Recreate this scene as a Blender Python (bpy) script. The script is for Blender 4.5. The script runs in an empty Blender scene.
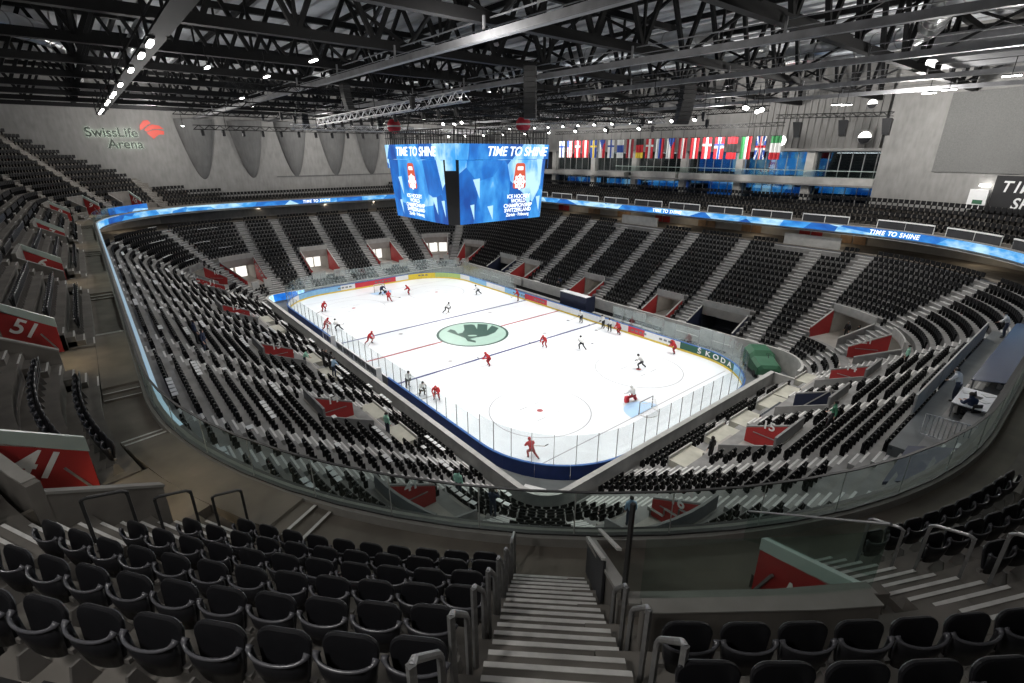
import bpy, bmesh, math, random
from mathutils import Vector, Matrix
random.seed(7)
PI = math.pi
SC = bpy.context.scene
COL = SC.collection

# ------------------------------------------------------------------ materials
def mat(name, col, rough=.6, metal=0., spec=.5, noise=0., scale=4., emit=None, estr=0., alpha=None, trans=0., bump=0., col2=None):
    m = bpy.data.materials.new(name); m.use_nodes = True
    nt = m.node_tree; b = nt.nodes['Principled BSDF']
    b.inputs['Base Color'].default_value = (*col, 1)
    b.inputs['Roughness'].default_value = rough
    b.inputs['Metallic'].default_value = metal
    b.inputs['Specular IOR Level'].default_value = spec
    if noise > 0:
        tc = nt.nodes.new('ShaderNodeTexCoord'); n = nt.nodes.new('ShaderNodeTexNoise')
        n.inputs['Scale'].default_value = scale; n.inputs['Detail'].default_value = 6
        r = nt.nodes.new('ShaderNodeValToRGB')
        c2 = col2 or tuple(c * (1 - noise) for c in col)
        r.color_ramp.elements[0].color = (*c2, 1); r.color_ramp.elements[0].position = .3
        r.color_ramp.elements[1].color = (*tuple(min(1, c * (1 + noise * .6)) for c in col), 1); r.color_ramp.elements[1].position = .7
        nt.links.new(tc.outputs['Object'], n.inputs['Vector'])
        nt.links.new(n.outputs['Fac'], r.inputs['Fac']); nt.links.new(r.outputs['Color'], b.inputs['Base Color'])
        if bump > 0:
            bp = nt.nodes.new('ShaderNodeBump'); bp.inputs['Strength'].default_value = bump
            nt.links.new(n.outputs['Fac'], bp.inputs['Height']); nt.links.new(bp.outputs['Normal'], b.inputs['Normal'])
    if emit:
        b.inputs['Emission Color'].default_value = (*emit, 1); b.inputs['Emission Strength'].default_value = estr
    if alpha is not None: b.inputs['Alpha'].default_value = alpha
    if trans: b.inputs['Transmission Weight'].default_value = trans
    return m

def glass_mat(name, tint, fac=.88, rough=.03):
    # thin glass sheet: mostly see-through, slightly tinted, with a soft reflection
    m = bpy.data.materials.new(name); m.use_nodes = True; nt = m.node_tree
    nt.nodes.remove(nt.nodes['Principled BSDF']); out = nt.nodes['Material Output']
    t = nt.nodes.new('ShaderNodeBsdfTransparent'); t.inputs['Color'].default_value = (*tint, 1)
    g = nt.nodes.new('ShaderNodeBsdfGlossy'); g.inputs['Roughness'].default_value = rough; g.inputs['Color'].default_value = (.8, .9, .88, 1)
    mx = nt.nodes.new('ShaderNodeMixShader'); mx.inputs['Fac'].default_value = 1 - fac
    nt.links.new(t.outputs[0], mx.inputs[1]); nt.links.new(g.outputs[0], mx.inputs[2]); nt.links.new(mx.outputs[0], out.inputs['Surface'])
    return m

def led_mat(name, kind, estr):
    # LED wall artwork: blue field with paler ice-shard facets
    m = bpy.data.materials.new(name); m.use_nodes = True; nt = m.node_tree; b = nt.nodes['Principled BSDF']
    tc = nt.nodes.new('ShaderNodeTexCoord'); mp = nt.nodes.new('ShaderNodeMapping')
    mp.inputs['Scale'].default_value = {'screen': (.30, .30, .16), 'ribbon': (.22, .22, .5), 'blue': (.4, .4, .4)}[kind]
    mp.inputs['Rotation'].default_value = (.3, .25, .2)
    v = nt.nodes.new('ShaderNodeTexVoronoi'); v.inputs['Scale'].default_value = 1.0
    n = nt.nodes.new('ShaderNodeTexNoise'); n.inputs['Scale'].default_value = 2.2; n.inputs['Detail'].default_value = 5
    sep = nt.nodes.new('ShaderNodeSeparateColor')
    ad = nt.nodes.new('ShaderNodeMath'); ad.operation = 'MULTIPLY_ADD'; ad.inputs[1].default_value = .5
    r = nt.nodes.new('ShaderNodeValToRGB'); e = r.color_ramp.elements
    e[0].position = .30; e[0].color = (.004, .06, .32, 1)
    e[1].position = .88; e[1].color = (.55, .85, 1, 1)
    x = e.new(.55); x.color = (.01, .17, .6, 1)
    x = e.new(.72); x.color = (.06, .38, .85, 1)
    nt.links.new(tc.outputs['Object'], mp.inputs['Vector'])
    nt.links.new(mp.outputs[0], v.inputs['Vector']); nt.links.new(mp.outputs[0], n.inputs['Vector'])
    nt.links.new(v.outputs['Color'], sep.inputs[0]); nt.links.new(sep.outputs[0], ad.inputs[0]); 
    hm = nt.nodes.new('ShaderNodeMath'); hm.operation = 'MULTIPLY'; hm.inputs[1].default_value = .75
    nt.links.new(n.outputs['Fac'], hm.inputs[0]); nt.links.new(hm.outputs[0], ad.inputs[2])
    nt.links.new(ad.outputs[0], r.inputs['Fac'])
    b.inputs['Base Color'].default_value = (.01, .01, .02, 1)
    nt.links.new(r.outputs['Color'], b.inputs['Emission Color']); b.inputs['Emission Strength'].default_value = estr
    return m

def board_concrete(name, col, s=1.2):
    # board-marked concrete wall: blotchy grey with faint formwork joints
    m = bpy.data.materials.new(name); m.use_nodes = True; nt = m.node_tree; b = nt.nodes['Principled BSDF']
    tc = nt.nodes.new('ShaderNodeTexCoord'); n = nt.nodes.new('ShaderNodeTexNoise'); n.inputs['Scale'].default_value = .7; n.inputs['Detail'].default_value = 8
    mp = nt.nodes.new('ShaderNodeMapping'); mp.inputs['Scale'].default_value = (2, 2, .5)
    n2 = nt.nodes.new('ShaderNodeTexNoise'); n2.inputs['Scale'].default_value = 1.5; n2.inputs['Detail'].default_value = 4
    mx = nt.nodes.new('ShaderNodeMix'); mx.data_type = 'FLOAT'; mx.inputs[0].default_value = .5
    r = nt.nodes.new('ShaderNodeValToRGB')
    r.color_ramp.elements[0].position = .3; r.color_ramp.elements[0].color = (*[c * .78 for c in col], 1)
    r.color_ramp.elements[1].position = .7; r.color_ramp.elements[1].color = (*[c * 1.15 for c in col], 1)
    nt.links.new(tc.outputs['Object'], n.inputs['Vector']); nt.links.new(tc.outputs['Object'], mp.inputs['Vector']); nt.links.new(mp.outputs[0], n2.inputs['Vector'])
    nt.links.new(n.outputs['Fac'], mx.inputs[2]); nt.links.new(n2.outputs['Fac'], mx.inputs[3]); nt.links.new(mx.outputs[0], r.inputs['Fac'])
    nt.links.new(r.outputs['Color'], b.inputs['Base Color']); b.inputs['Roughness'].default_value = .85
    return m

M = {}
M['ice'] = mat('ice', (.86, .89, .92), .25, noise=.05, scale=.25, spec=.4)
M['white'] = mat('white_paint', (.78, .78, .76), .5)
M['terrace'] = mat('terrace_concrete', (.235, .23, .222), .9, noise=.25, scale=1.1)
M['terrace_up'] = mat('upper_concrete', (.165, .152, .135), .9, noise=.28, scale=1.3)
M['walk'] = mat('walkway_concrete', (.17, .15, .125), .85, noise=.3, scale=.9)
M['curb'] = mat('curb_concrete', (.27, .26, .24), .85, noise=.15, scale=2)
M['aisle'] = mat('aisle_concrete', (.33, .325, .31), .85, noise=.15, scale=2)
M['nosing'] = mat('nosing_stripe', (.62, .61, .585), .7, noise=.12, scale=7)
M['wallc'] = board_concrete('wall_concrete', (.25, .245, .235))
M['wallpod'] = board_concrete('pod_concrete', (.125, .124, .122))  # pod shading put into the colour: darker than the wall concrete
M['panel'] = mat('acoustic_panel', (.15, .15, .145), .95, noise=.15, scale=9)
M['lowall'] = mat('pale_concrete', (.44, .43, .405), .8, noise=.15, scale=1.5)
M['event'] = mat('event_floor', (.13, .14, .14), .7, noise=.25, scale=.8)
M['deck'] = mat('roof_deck', (.50, .51, .53), .7, noise=.25, scale=.35)
M['steel'] = mat('black_steel', (.006, .006, .0065), .7, spec=.25, noise=.2, scale=3)
M['rail_grey'] = mat('grey_catwalk', (.19, .192, .2), .5, .2, noise=.25, scale=1.5)
M['alu'] = mat('aluminium', (.5, .5, .51), .35, .8, noise=.15, scale=6)
M['duct'] = mat('galvanised_duct', (.55, .56, .57), .28, .9, noise=.2, scale=.8)
M['black'] = mat('black_housing', (.012, .012, .013), .5, noise=.15, scale=5)
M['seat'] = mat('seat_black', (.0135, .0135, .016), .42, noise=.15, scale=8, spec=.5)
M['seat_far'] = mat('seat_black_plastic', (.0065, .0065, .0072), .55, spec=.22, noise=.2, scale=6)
M['rim'] = mat('seat_rim', (.10, .10, .112), .25, noise=.1, scale=8, spec=.7)
M['seat_foot'] = mat('seat_bracket', (.16, .15, .14), .6, noise=.1, scale=5)
M['galv'] = mat('rail_steel', (.30, .30, .30), .4, .55, noise=.2, scale=9)
M['galv_dark'] = mat('rail_steel_dark', (.05, .05, .05), .5, .3, noise=.2, scale=9)
M['red'] = mat('red_paint', (.36, .022, .022), .6, noise=.12, scale=1.5)
M['redlt'] = mat('pale_red_paint', (.62, .2, .2), .6, noise=.1, scale=2)
M['mint'] = mat('mint_glass_edge', (.42, .5, .46), .35, noise=.08, scale=2)
M['glass'] = glass_mat('balustrade_glass', (.88, .935, .915), .94)
M['rglass'] = glass_mat('rink_glass', (.95, .965, .965), .91, .12)
M['wglass'] = glass_mat('window_glass', (.5, .55, .58), .85)
M['blue'] = mat('board_blue', (.012, .035, .17), .5, noise=.15, scale=1.5)
M['yellow'] = mat('kick_yellow', (.75, .55, .06), .5, noise=.06, scale=3)
M['adwhite'] = mat('advert_white', (.8, .8, .8), .45, noise=.04, scale=3)
M['adred'] = mat('advert_red', (.6, .03, .05), .45, noise=.05, scale=3)
M['adblue'] = mat('advert_blue', (.04, .15, .45), .45, noise=.05, scale=3)
M['adsky'] = mat('advert_sky', (.25, .5, .75), .45, noise=.08, scale=2)
M['adgreen'] = mat('advert_green', (.015, .10, .06), .45, noise=.05, scale=3)
M['adyellow'] = mat('advert_yellow', (.8, .6, .05), .45, noise=.05, scale=3)
M['adlime'] = mat('advert_lime', (.45, .6, .2), .45, noise=.05, scale=3)
M['line_red'] = mat('line_red', (.36, .025, .03), .3, noise=.1, scale=1)
M['line_blue'] = mat('line_blue', (.012, .018, .15), .3, noise=.1, scale=1)
M['line_pale'] = mat('line_pale_grey', (.34, .34, .36), .3, noise=.08, scale=1)
M['crease'] = mat('crease_blue', (.45, .66, .9), .3, noise=.05, scale=1)
M['logo_pale'] = mat('logo_pale_green', (.41, .58, .50), .3, noise=.05, scale=1)
M['logo_dark'] = mat('logo_dark_green', (.05, .105, .085), .3, noise=.05, scale=1)
M['screen'] = led_mat('led_screen', 'screen', 1.15)
M['ribbon'] = led_mat('led_ribbon', 'ribbon', 1.05)
M['ledblue'] = led_mat('led_perimeter', 'blue', 1.6)
M['ledwhite'] = mat('led_white', (.1, .1, .1), .5, emit=(.9, .95, 1), estr=1.7)
M['ledred'] = mat('led_orange', (.1, .02, .01), .5, emit=(.8, .12, .06), estr=.9)
M['lamp'] = mat('lamp_face', (.8, .8, .8), .4, emit=(1, .98, .94), estr=14)
M['lampsoft'] = mat('lamp_soft', (.8, .8, .8), .4, emit=(1, .97, .9), estr=5)
M['warm'] = mat('warm_lamp', (.8, .7, .5), .4, emit=(1, .75, .4), estr=4)
M['door_lit'] = mat('lit_doorway', (.8, .8, .78), .5, emit=(1, .97, .92), estr=1.1)
M['sign_halo'] = mat('sign_backlight', (.8, .85, .75), .5, emit=(.8, 1, .85), estr=1.5)
M['sign_dark'] = mat('sign_letters', (.02, .025, .02), .5)
M['sign_red'] = mat('sign_mark_red', (.5, .05, .03), .5, emit=(.8, .08, .04), estr=.3)
M['banner'] = mat('banner_black', (.012, .012, .013), .7, noise=.1, scale=3)
M['suite_dark'] = mat('suite_interior', (.03, .03, .034), .7, noise=.3, scale=1)
M['suite_wood'] = mat('suite_timber', (.25, .15, .08), .6, noise=.2, scale=2)
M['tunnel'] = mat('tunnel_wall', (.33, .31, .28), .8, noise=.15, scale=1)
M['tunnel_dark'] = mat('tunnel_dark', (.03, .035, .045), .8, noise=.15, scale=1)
M['platform'] = mat('platform_beige', (.44, .425, .355), .8, noise=.2, scale=1.2)
M['mach_green'] = mat('machine_green', (.04, .13, .07), .4, noise=.12, scale=2)
M['navy'] = mat('navy_cover', (.014, .02, .05), .6, noise=.15, scale=2)
M['cloth_white'] = mat('white_card', (.7, .7, .68), .7, noise=.1, scale=5)
M['skin'] = mat('skin', (.55, .33, .24), .5, noise=.05, scale=20)
M['jersey_red'] = mat('jersey_red', (.5, .02, .025), .7, noise=.15, scale=10)
M['jersey_white'] = mat('jersey_white', (.75, .75, .74), .7, noise=.1, scale=10)
M['trousers_black'] = mat('trousers_black', (.02, .02, .022), .7, noise=.15, scale=10)
M['trousers_red'] = mat('trousers_red', (.3, .015, .02), .7, noise=.15, scale=10)
M['shirt_mint'] = mat('shirt_mint', (.38, .72, .55), .7, noise=.1, scale=10)
M['shirt_green'] = mat('shirt_green', (.06, .22, .12), .7, noise=.1, scale=10)
M['shirt_sky'] = mat('shirt_sky', (.3, .45, .62), .7, noise=.1, scale=10)
M['shirt_navy'] = mat('shirt_navy', (.02, .03, .07), .7, noise=.1, scale=10)
M['denim'] = mat('denim', (.03, .04, .07), .7, noise=.15, scale=10)
M['hair'] = mat('hair_dark', (.03, .02, .015), .6, noise=.2, scale=20)
M['wood'] = mat('stick_wood', (.3, .22, .13), .5, noise=.2, scale=8)
M['orange'] = mat('pad_orange', (.7, .2, .04), .6, noise=.1, scale=6)

# ------------------------------------------------------------------ mesh builder
class MB:
    def __init__(s): s.v = []; s.f = []; s.m = []
    def add(s, vs, fs, mi=0):
        o = len(s.v); s.v += [tuple(x) for x in vs]
        s.f += [tuple(i + o for i in f) for f in fs]; s.m += [mi] * len(fs)
    def hexa(s, b, t, mi=0):          # b, t: four corners each, counter-clockwise from above
        s.add(list(b) + list(t), [(3, 2, 1, 0), (4, 5, 6, 7), (0, 1, 5, 4), (1, 2, 6, 5), (2, 3, 7, 6), (3, 0, 4, 7)], mi)
    def box(s, c, d, mi=0, rz=0., mtx=None):
        x, y, z = d[0] / 2, d[1] / 2, d[2] / 2
        vs = [Vector(p) for p in [(-x, -y, -z), (x, -y, -z), (x, y, -z), (-x, y, -z), (-x, -y, z), (x, -y, z), (x, y, z), (-x, y, z)]]
        R = mtx or Matrix.Rotation(rz, 3, 'Z')
        vs = [R @ v + Vector(c) for v in vs]
        s.hexa(vs[:4], vs[4:], mi)
    def bar(s, a, b, w, h=None, mi=0):   # rectangular bar between two points
        a, b = Vector(a), Vector(b); h = h or w; d = b - a; L = d.length
        if L < 1e-6: return
        d /= L; up = Vector((0, 0, 1)) if abs(d.z) < .95 else Vector((1, 0, 0))
        x = d.cross(up).normalized(); y = x.cross(d)
        c = [x * (i * w / 2) + y * (j * h / 2) for i, j in ((-1, -1), (1, -1), (1, 1), (-1, 1))]
        s.add([a + q for q in c] + [b + q for q in c], [(3, 2, 1, 0), (4, 5, 6, 7), (0, 1, 5, 4), (1, 2, 6, 5), (2, 3, 7, 6), (3, 0, 4, 7)], mi)
    def tube(s, pts, r, n=8, mi=0, closed=False):
        pts = [Vector(p) for p in pts]; k = len(pts); rings = []; prev = None
        for i, p in enumerate(pts):
            a = pts[(i - 1) % k] if (closed or i) else p; b = pts[(i + 1) % k] if (closed or i < k - 1) else p
            d = (b - a).normalized()
            if prev is None:
                up = Vector((0, 0, 1)) if abs(d.z) < .9 else Vector((1, 0, 0)); x = d.cross(up).normalized()
            else: x = (prev - d * prev.dot(d)).normalized()
            prev = x; y = d.cross(x); rr = r[i] if isinstance(r, (list, tuple)) else r
            rings.append([p + (x * math.cos(t) + y * math.sin(t)) * rr for t in (2 * PI * j / n for j in range(n))])
        vs = [q for g in rings for q in g]; fs = []
        for i in range(k if closed else k - 1):
            for j in range(n):
                a = i * n + j; b = i * n + (j + 1) % n; c = ((i + 1) % k) * n + (j + 1) % n; d = ((i + 1) % k) * n + j
                fs.append((a, b, c, d))
        if not closed: fs += [tuple(reversed(range(n))), tuple((k - 1) * n + j for j in range(n))]
        s.add(vs, fs, mi)
    def cyl(s, c, r, h, n=16, mi=0, r2=None):
        s.tube([c, (c[0], c[1], c[2] + h)], [r, r if r2 is None else r2], n, mi)
    def lathe(s, prof, c=(0, 0, 0), n=16, mi=0):
        vs = []; fs = []
        for (r, z) in prof:
            for j in range(n): vs.append((c[0] + r * math.cos(2 * PI * j / n), c[1] + r * math.sin(2 * PI * j / n), c[2] + z))
        for i in range(len(prof) - 1):
            for j in range(n): fs.append((i * n + j, i * n + (j + 1) % n, (i + 1) * n + (j + 1) % n, (i + 1) * n + j))
        s.add(vs, fs, mi)
    def prism(s, poly, h, mi=0):         # poly: 3D points, extruded by vector h
        h = Vector(h); n = len(poly); a = [Vector(p) for p in poly]; b = [p + h for p in a]
        s.add(a + b, [tuple(reversed(range(n))), tuple(range(n, 2 * n))] + [(i, (i + 1) % n, n + (i + 1) % n, n + i) for i in range(n)], mi)
    def sweep(s, secs, mi=0, cap=True, closed=True):   # secs: list of equal-length point lists
        n = len(secs[0]); vs = [p for g in secs for p in g]; fs = []
        for i in range(len(secs) - 1):
            for j in range(n if closed else n - 1):
                fs.append((i * n + j, i * n + (j + 1) % n, (i + 1) * n + (j + 1) % n, (i + 1) * n + j))
        if cap and closed: fs += [tuple(reversed(range(n))), tuple((len(secs) - 1) * n + j for j in range(n))]
        s.add(vs, fs, mi)
    def mesh(s, name, mats, smooth=False):
        me = bpy.data.meshes.new(name); me.from_pydata(s.v, [], s.f)
        for m in (mats if isinstance(mats, (list, tuple)) else [mats]): me.materials.append(m)
        me.polygons.foreach_set('material_index', s.m)
        bm = bmesh.new(); bm.from_mesh(me); bmesh.ops.recalc_face_normals(bm, faces=bm.faces); bm.to_mesh(me); bm.free()
        if smooth: me.polygons.foreach_set('use_smooth', [True] * len(me.polygons))
        me.update(); return me
    def build(s, name, mats, parent=None, smooth=False, origin=None):
        if origin is not None:
            o_ = Vector(origin); s.v = [tuple(Vector(p) - o_) for p in s.v]
        o = bpy.data.objects.new(name, s.mesh(name, mats, smooth)); COL.objects.link(o)
        if origin is not None: o.location = origin
        if parent is not None: o.parent = parent
        return o

def tag(o, label, cat, group=None, kind=None):
    o['label'] = label; o['category'] = cat
    if group: o['group'] = group
    if kind: o['kind'] = kind
    return o
def thing(name, loc, label, cat, group=None, rz=0.):
    o = bpy.data.objects.new(name, None); COL.objects.link(o); o.empty_display_size = .2
    o.location = loc; o.rotation_euler = (0, 0, rz)
    return tag(o, label, cat, group)
def struct(o):
    o['kind'] = 'structure'; return o
def clone(o, parent=None):
    c = o.copy(); COL.objects.link(c)
    if parent is not None: c.parent = parent
    for ch in list(o.children): clone(ch, c)
    return c
def text_obj(s, size, depth, m, name='lettering', parent=None, mtx=None, align='CENTER', shear=0., sx=1.):
    cu = bpy.data.curves.new(name, 'FONT'); cu.body = s; cu.size = size; cu.extrude = depth; cu.shear = shear
    cu.align_x = align; cu.align_y = 'CENTER'; cu.offset = size * .018
    o = bpy.data.objects.new(name, cu); COL.objects.link(o)
    dg = bpy.context.evaluated_depsgraph_get(); me = bpy.data.meshes.new_from_object(o.evaluated_get(dg))
    bpy.data.objects.remove(o); me.materials.clear(); me.materials.append(m)
    if sx != 1.: me.transform(Matrix.Diagonal((sx, 1, 1, 1)))
    o = bpy.data.objects.new(name, me); COL.objects.link(o)
    if parent is not None: o.parent = parent
    if mtx is not None: o.matrix_basis = mtx
    return o
def frame_mtx(pos, right, up):
    r = Vector(right).normalized(); u = Vector(up).normalized(); n = r.cross(u)
    return Matrix(((r.x, u.x, n.x, pos[0]), (r.y, u.y, n.y, pos[1]), (r.z, u.z, n.z, pos[2]), (0, 0, 0, 1)))

# ------------------------------------------------------------------ bowl plan: rounded rectangle offsets
CX, CY, K = 28.2, 14.2, 20.
SEG = [2 * CY, K, 2 * CX, K, 2 * CY, K, 2 * CX, K]
QT = sum(SEG); QS = [sum(SEG[:i]) for i in range(9)]
_C = [(CX, -CY), (CX, CY), (CX, CY), (-CX, CY), (-CX, CY), (-CX, -CY), (-CX, -CY), (CX, -CY)]
def qinfo(q):
    q %= QT
    k = max(i for i in range(8) if QS[i] <= q + 1e-9); t = q - QS[k]
    if k == 0: return CX, -CY + t, 0.
    if k == 1: return CX, CY, t / K * PI / 2
    if k == 2: return CX - t, CY, PI / 2
    if k == 3: return -CX, CY, PI / 2 + t / K * PI / 2
    if k == 4: return -CX, CY - t, PI
    if k == 5: return -CX, -CY, PI + t / K * PI / 2
    if k == 6: return -CX + t, -CY, 1.5 * PI
    return CX, -CY, 1.5 * PI + t / K * PI / 2
def P(q, R, z=0.):
    x, y, a = qinfo(q); return Vector((x + R * math.cos(a), y + R * math.sin(a), z))
def ang(q): return qinfo(q)[2]
def sector(q): return max(i for i in range(8) if QS[i] <= (q % QT) + 1e-9)
# q of a place: on a side by coordinate, in a corner by angle (degrees from the side of smaller q)
def qE(y): return QS[0] + y + CY
def qN(x): return QS[2] + CX - x
def qW(y): return QS[4] + CY - y
def qS(x): return QS[6] + x + CX
def qc(k, deg): return QS[k] + deg / 90 * K     # k = 1 NE, 3 NW, 5 SW, 7 SE(camera)
def qspan(a, b, extra=(), step=1.0):
    """samples from a to b (a<b, may exceed QT): corners finely, sides only at ends"""
    s = {a, b}
    for w in (0, QT, -QT):
        for i in range(9):
            if a < QS[i] + w < b: s.add(QS[i] + w)
        for i in (1, 3, 5, 7):
            t = QS[i] + w
            while t < QS[i + 1] + w:
                if a < t < b: s.add(round(t, 4))
                t += step
        for e in extra:
            if a < e + w < b: s.add(e + w)
    l = sorted(s); out = [l[0]]
    for x in l[1:]:
        if x - out[-1] > 1e-3: out.append(x)
    return out
def ring(mb, a, b, prof, mi=0, extra=(), step=1.0, cap=True, closed=True):
    mb.sweep([[P(q, R, z) for R, z in prof] for q in qspan(a, b, extra, step)], mi, cap, closed)
def arclen(q0, q1, R):
    L = 0.; qs = qspan(q0, q1, step=.5)
    for a, b in zip(qs, qs[1:]):
        m = sector((a + b) / 2)
        L += (b - a) * (1 if m % 2 == 0 else PI / 2 / K * R)
    return L
def walk(q0, q1, R, dists):
    """q values at given arc lengths from q0"""
    qs = qspan(q0, q1, step=.5); out = []; acc = 0.; i = 0
    segs = [(a, b, (1 if sector((a + b) / 2) % 2 == 0 else PI / 2 / K * R)) for a, b in zip(qs, qs[1:])]
    for d in dists:
        while i < len(segs) - 1 and acc + (segs[i][1] - segs[i][0]) * segs[i][2] < d:
            acc += (segs[i][1] - segs[i][0]) * segs[i][2]; i += 1
        out.append(segs[i][0] + (d - acc) / segs[i][2])
    return out

# ------------------------------------------------------------------ lower terrace
LR = [2.9 + .8 * i for i in range(21)]
def ztread(R): d = R - 2.3; return -.15 + .565 * d + .0035 * d * d
LZ = [ztread(R) for R in LR]
def lscale(q, R): return 1. if sector(q) % 2 == 0 else PI / 2 / K * R
def row_start(q):                      # the long far side starts higher, behind the players' benches
    return 3 if QS[1] <= q <= QS[3] + 3 else 0
# vomitories: centre q, half width in q, first and last row cut, floor z, wall material, number, label of the red panel
def vq(q, w, r=9.): s = lscale(q, r); return (q - w / 2 / s, q + w / 2 / s)
VOMS = [
 (*vq(qW(-5.2), 4.4), 5, 10, 2.0, 'lit', '', 'red side wall of the middle vomitory behind the far goal'),
 (*vq(qW(6.8), 4.4), 5, 10, 2.0, 'lit', '', 'red side wall of the third vomitory behind the far goal, under the scoreboard'),
 (*vq(qc(5, 17), 4.2), 5, 10, 2.0, 'lit', '', 'red side wall of the leftmost vomitory behind the far goal, with lit doors'),
 (*vq(qc(3, 68), 4.0), 5, 10, 2.0, 'lit', '', 'red side wall of the far corner vomitory just right of the scoreboard gap'),
 (*vq(qc(3, 22), 4.0), 4, 8, 1.6, 'plain', '', 'red wall of the vomitory in the farthest rounded corner'),
 (*vq(qN(-14), 3.6), 3, 6, 1.0, 'plain', '', 'red wall of the far long side vomitory nearest the scoreboard'),
 (*vq(qN(0), 3.6), 3, 6, 1.0, 'plain', '', 'red wall of the far long side vomitory behind the scorekeeper box'),
 (*vq(qN(13), 3.6), 3, 6, 1.0, 'plain', '', 'red wall of the far long side vomitory beside the dark tunnel'),
 (*vq(qN(20.6), 5.6), 3, 6, .1, 'dark', '', 'dark blue wall of the wide players tunnel at the far long side'),
 (*vq(qN(-20.4), 4.2), 3, 6, .1, 'dark', '', 'dark navy wall of the players tunnel at the far left of the far long side'),
 (*vq(qc(1, 63), 3.8), 7, 10, 3.0, 'people', '', 'red wall of the corner vomitory where two dark figures stand'),
 (*vq(qc(1, 25), 3.2), 7, 10, 3.0, 'plain', '21', 'red sector panel with white number near the green shirted steward at right'),
 (*vq(qE(11.2), 3.4), 6, 9, 2.5, 'plain', '14', 'red sector panel with white number, second from the top at right'),
 (*vq(qE(4.0), 3.4), 6, 9, 2.5, 'navy', '', 'navy covered vomitory wall with a white cross brace in the right stand'),
 (*vq(qE(-3.9), 3.6), 6, 9, 2.5, 'plain', '15', 'red sector panel beside the dark clothed figure in the right stand'),
 (*vq(qc(7, 80), 3.4), 7, 10, 3.0, 'plain', '16', 'low red sector panel behind the glass right of the near corner'),
 (*vq(qc(7, 10), 3.4), 7, 10, 3.0, 'plain', '41', 'red sector panel behind the glass left of the near corner'),
 (*vq(qS(16.6), 3.6), 6, 9, 2.5, 'plain', '14', 'red sector panel beside the mint shirted steward in the left stand'),
 (*vq(qS(2.6), 3.6), 6, 9, 2.5, 'plain', '13', 'red sector panel in the middle of the left stand by the photographers'),
 (*vq(qS(-13.6), 3.6), 6, 9, 2.5, 'plain', '12', 'red sector panel third from the far end of the left stand'),
 (*vq(qc(5, 83), 3.2), 6, 9, 2.5, 'plain', '11', 'red sector panel second from the far end of the left stand'),
 (*vq(qc(5, 57), 3.0), 7, 10, 3.0, 'plain', '10', 'red sector panel at the far end of the left stand'),
]
AISLES = [qW(-14.4), qW(-9), qW(-2.2), qW(3.6), qW(9.8), qc(5, 37), qc(5, 70), qc(3, 45), qc(3, 86),
          qN(-17), qN(-9.8), qN(-3.1), qN(3.2), qN(9.4), qN(16.8), qN(25.5), qc(1, 7), qc(1, 43), qc(1, 82),
          qE(14.2), qE(8.4), qE(1.4), qE(-8.6), qE(-13.2), qc(7, 63), qc(7, 45), qc(7, 27), qS(26.4), qS(22.9), qS(13.), qS(9.), qS(-1.), qS(-5.),
          qS(-9.4), qS(-17.2), qS(-23.)]
AMIN = {qc(7, 45): 8, qc(7, 63): 4, qc(7, 27): 4}          # aisles that stop above the first rows
brk = sorted({round(q % QT, 4) for v in VOMS for q in v[:2]} | {QS[1], QS[3] + 3})
def vcut(qm, i):
    return any(v[0] < qm < v[1] and v[2] <= i <= v[3] for v in VOMS)
t = MB()
qs = qspan(0, QT, brk, step=.8)
for a, b in zip(qs, qs[1:]):
    qm = (a + b) / 2; s0 = row_start(qm); prev = True
    for i in range(s0, 21):
        cut = vcut(qm, i); z = LZ[i]; zb = LZ[i - 1] if i > s0 else (0. if i == 0 or s0 else 0.)
        R0, R1 = LR[i] - .4, LR[i] + .4
        if not cut:
            t.add([P(a, R0, z), P(b, R0, z), P(b, R1, z), P(a, R1, z)], [(0, 1, 2, 3)])
            if not (i > s0 and vcut(qm, i - 1)):
                t.add([P(a, R0, zb), P(b, R0, zb), P(b, R0, z), P(a, R0, z)], [(0, 1, 2, 3)])
me_t = t.build('floor_lower_terrace', M['terrace']); struct(me_t)

# event level floor, front walls, concourse
m = MB(); m.box((0, 0, -.2), (130, 120, .3)); struct(m.build('floor', M['event']))
m = MB(); ring(m, QS[3] + 3.2 - QT, QS[1] - .05, [(2.05, -.04), (2.3, -.04), (2.3, 1.25), (2.05, 1.25)], 1, step=.8)
ring(m, QS[3] + 3.2 - QT, QS[1] - .05, [(1.97, 1.25), (2.38, 1.25), (2.38, 1.33), (1.97, 1.33)], 1, step=.8)
struct(m.build('wall_front_of_stands', [M['curb'], M['lowall']]))
m = MB(); ring(m, QS[1] - .05, QS[3] + 3.2, [(4.25, -.04), (4.5, -.04), (4.5, 2.1), (4.25, 2.1)], 0, step=.8)
for q in (QS[1] - .05, QS[3] + 3.2):
    m.bar(P(q, 2.1, .62), P(q, 4.5, .62), .25, 1.3)
struct(m.build('wall_behind_benches', M['lowall']))
m = MB(); ring(m, 0, QT, [(19.3, 10.3), (27, 10.3), (27, 10.42), (19.3, 10.42)], 0, step=1.5)
struct(m.build('floor_concourse', M['walk']))
m = MB(); ring(m, 0, QT, [(25.6, 10.42), (25.9, 10.42), (25.9, 12.3), (25.6, 12.3)], 0, step=1.5)
struct(m.build('wall_concourse', M['tunnel']))

def side_wall(mb, q, Ra, Rb, zf, i0, i1, th, mi=0, sgn=1):
    """stepped side wall of an opening, from floor up to the treads"""
    n = P(q + .001, Ra) - P(q, Ra); n.z = 0; n.normalize()
    poly = [P(q, Ra, zf), P(q, Rb, zf), P(q, Rb, LZ[i1] + .55)]
    poly += [P(q, Ra, LZ[i0] + .55)]
    mb.prism(poly, n * th * sgn, mi)

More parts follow.
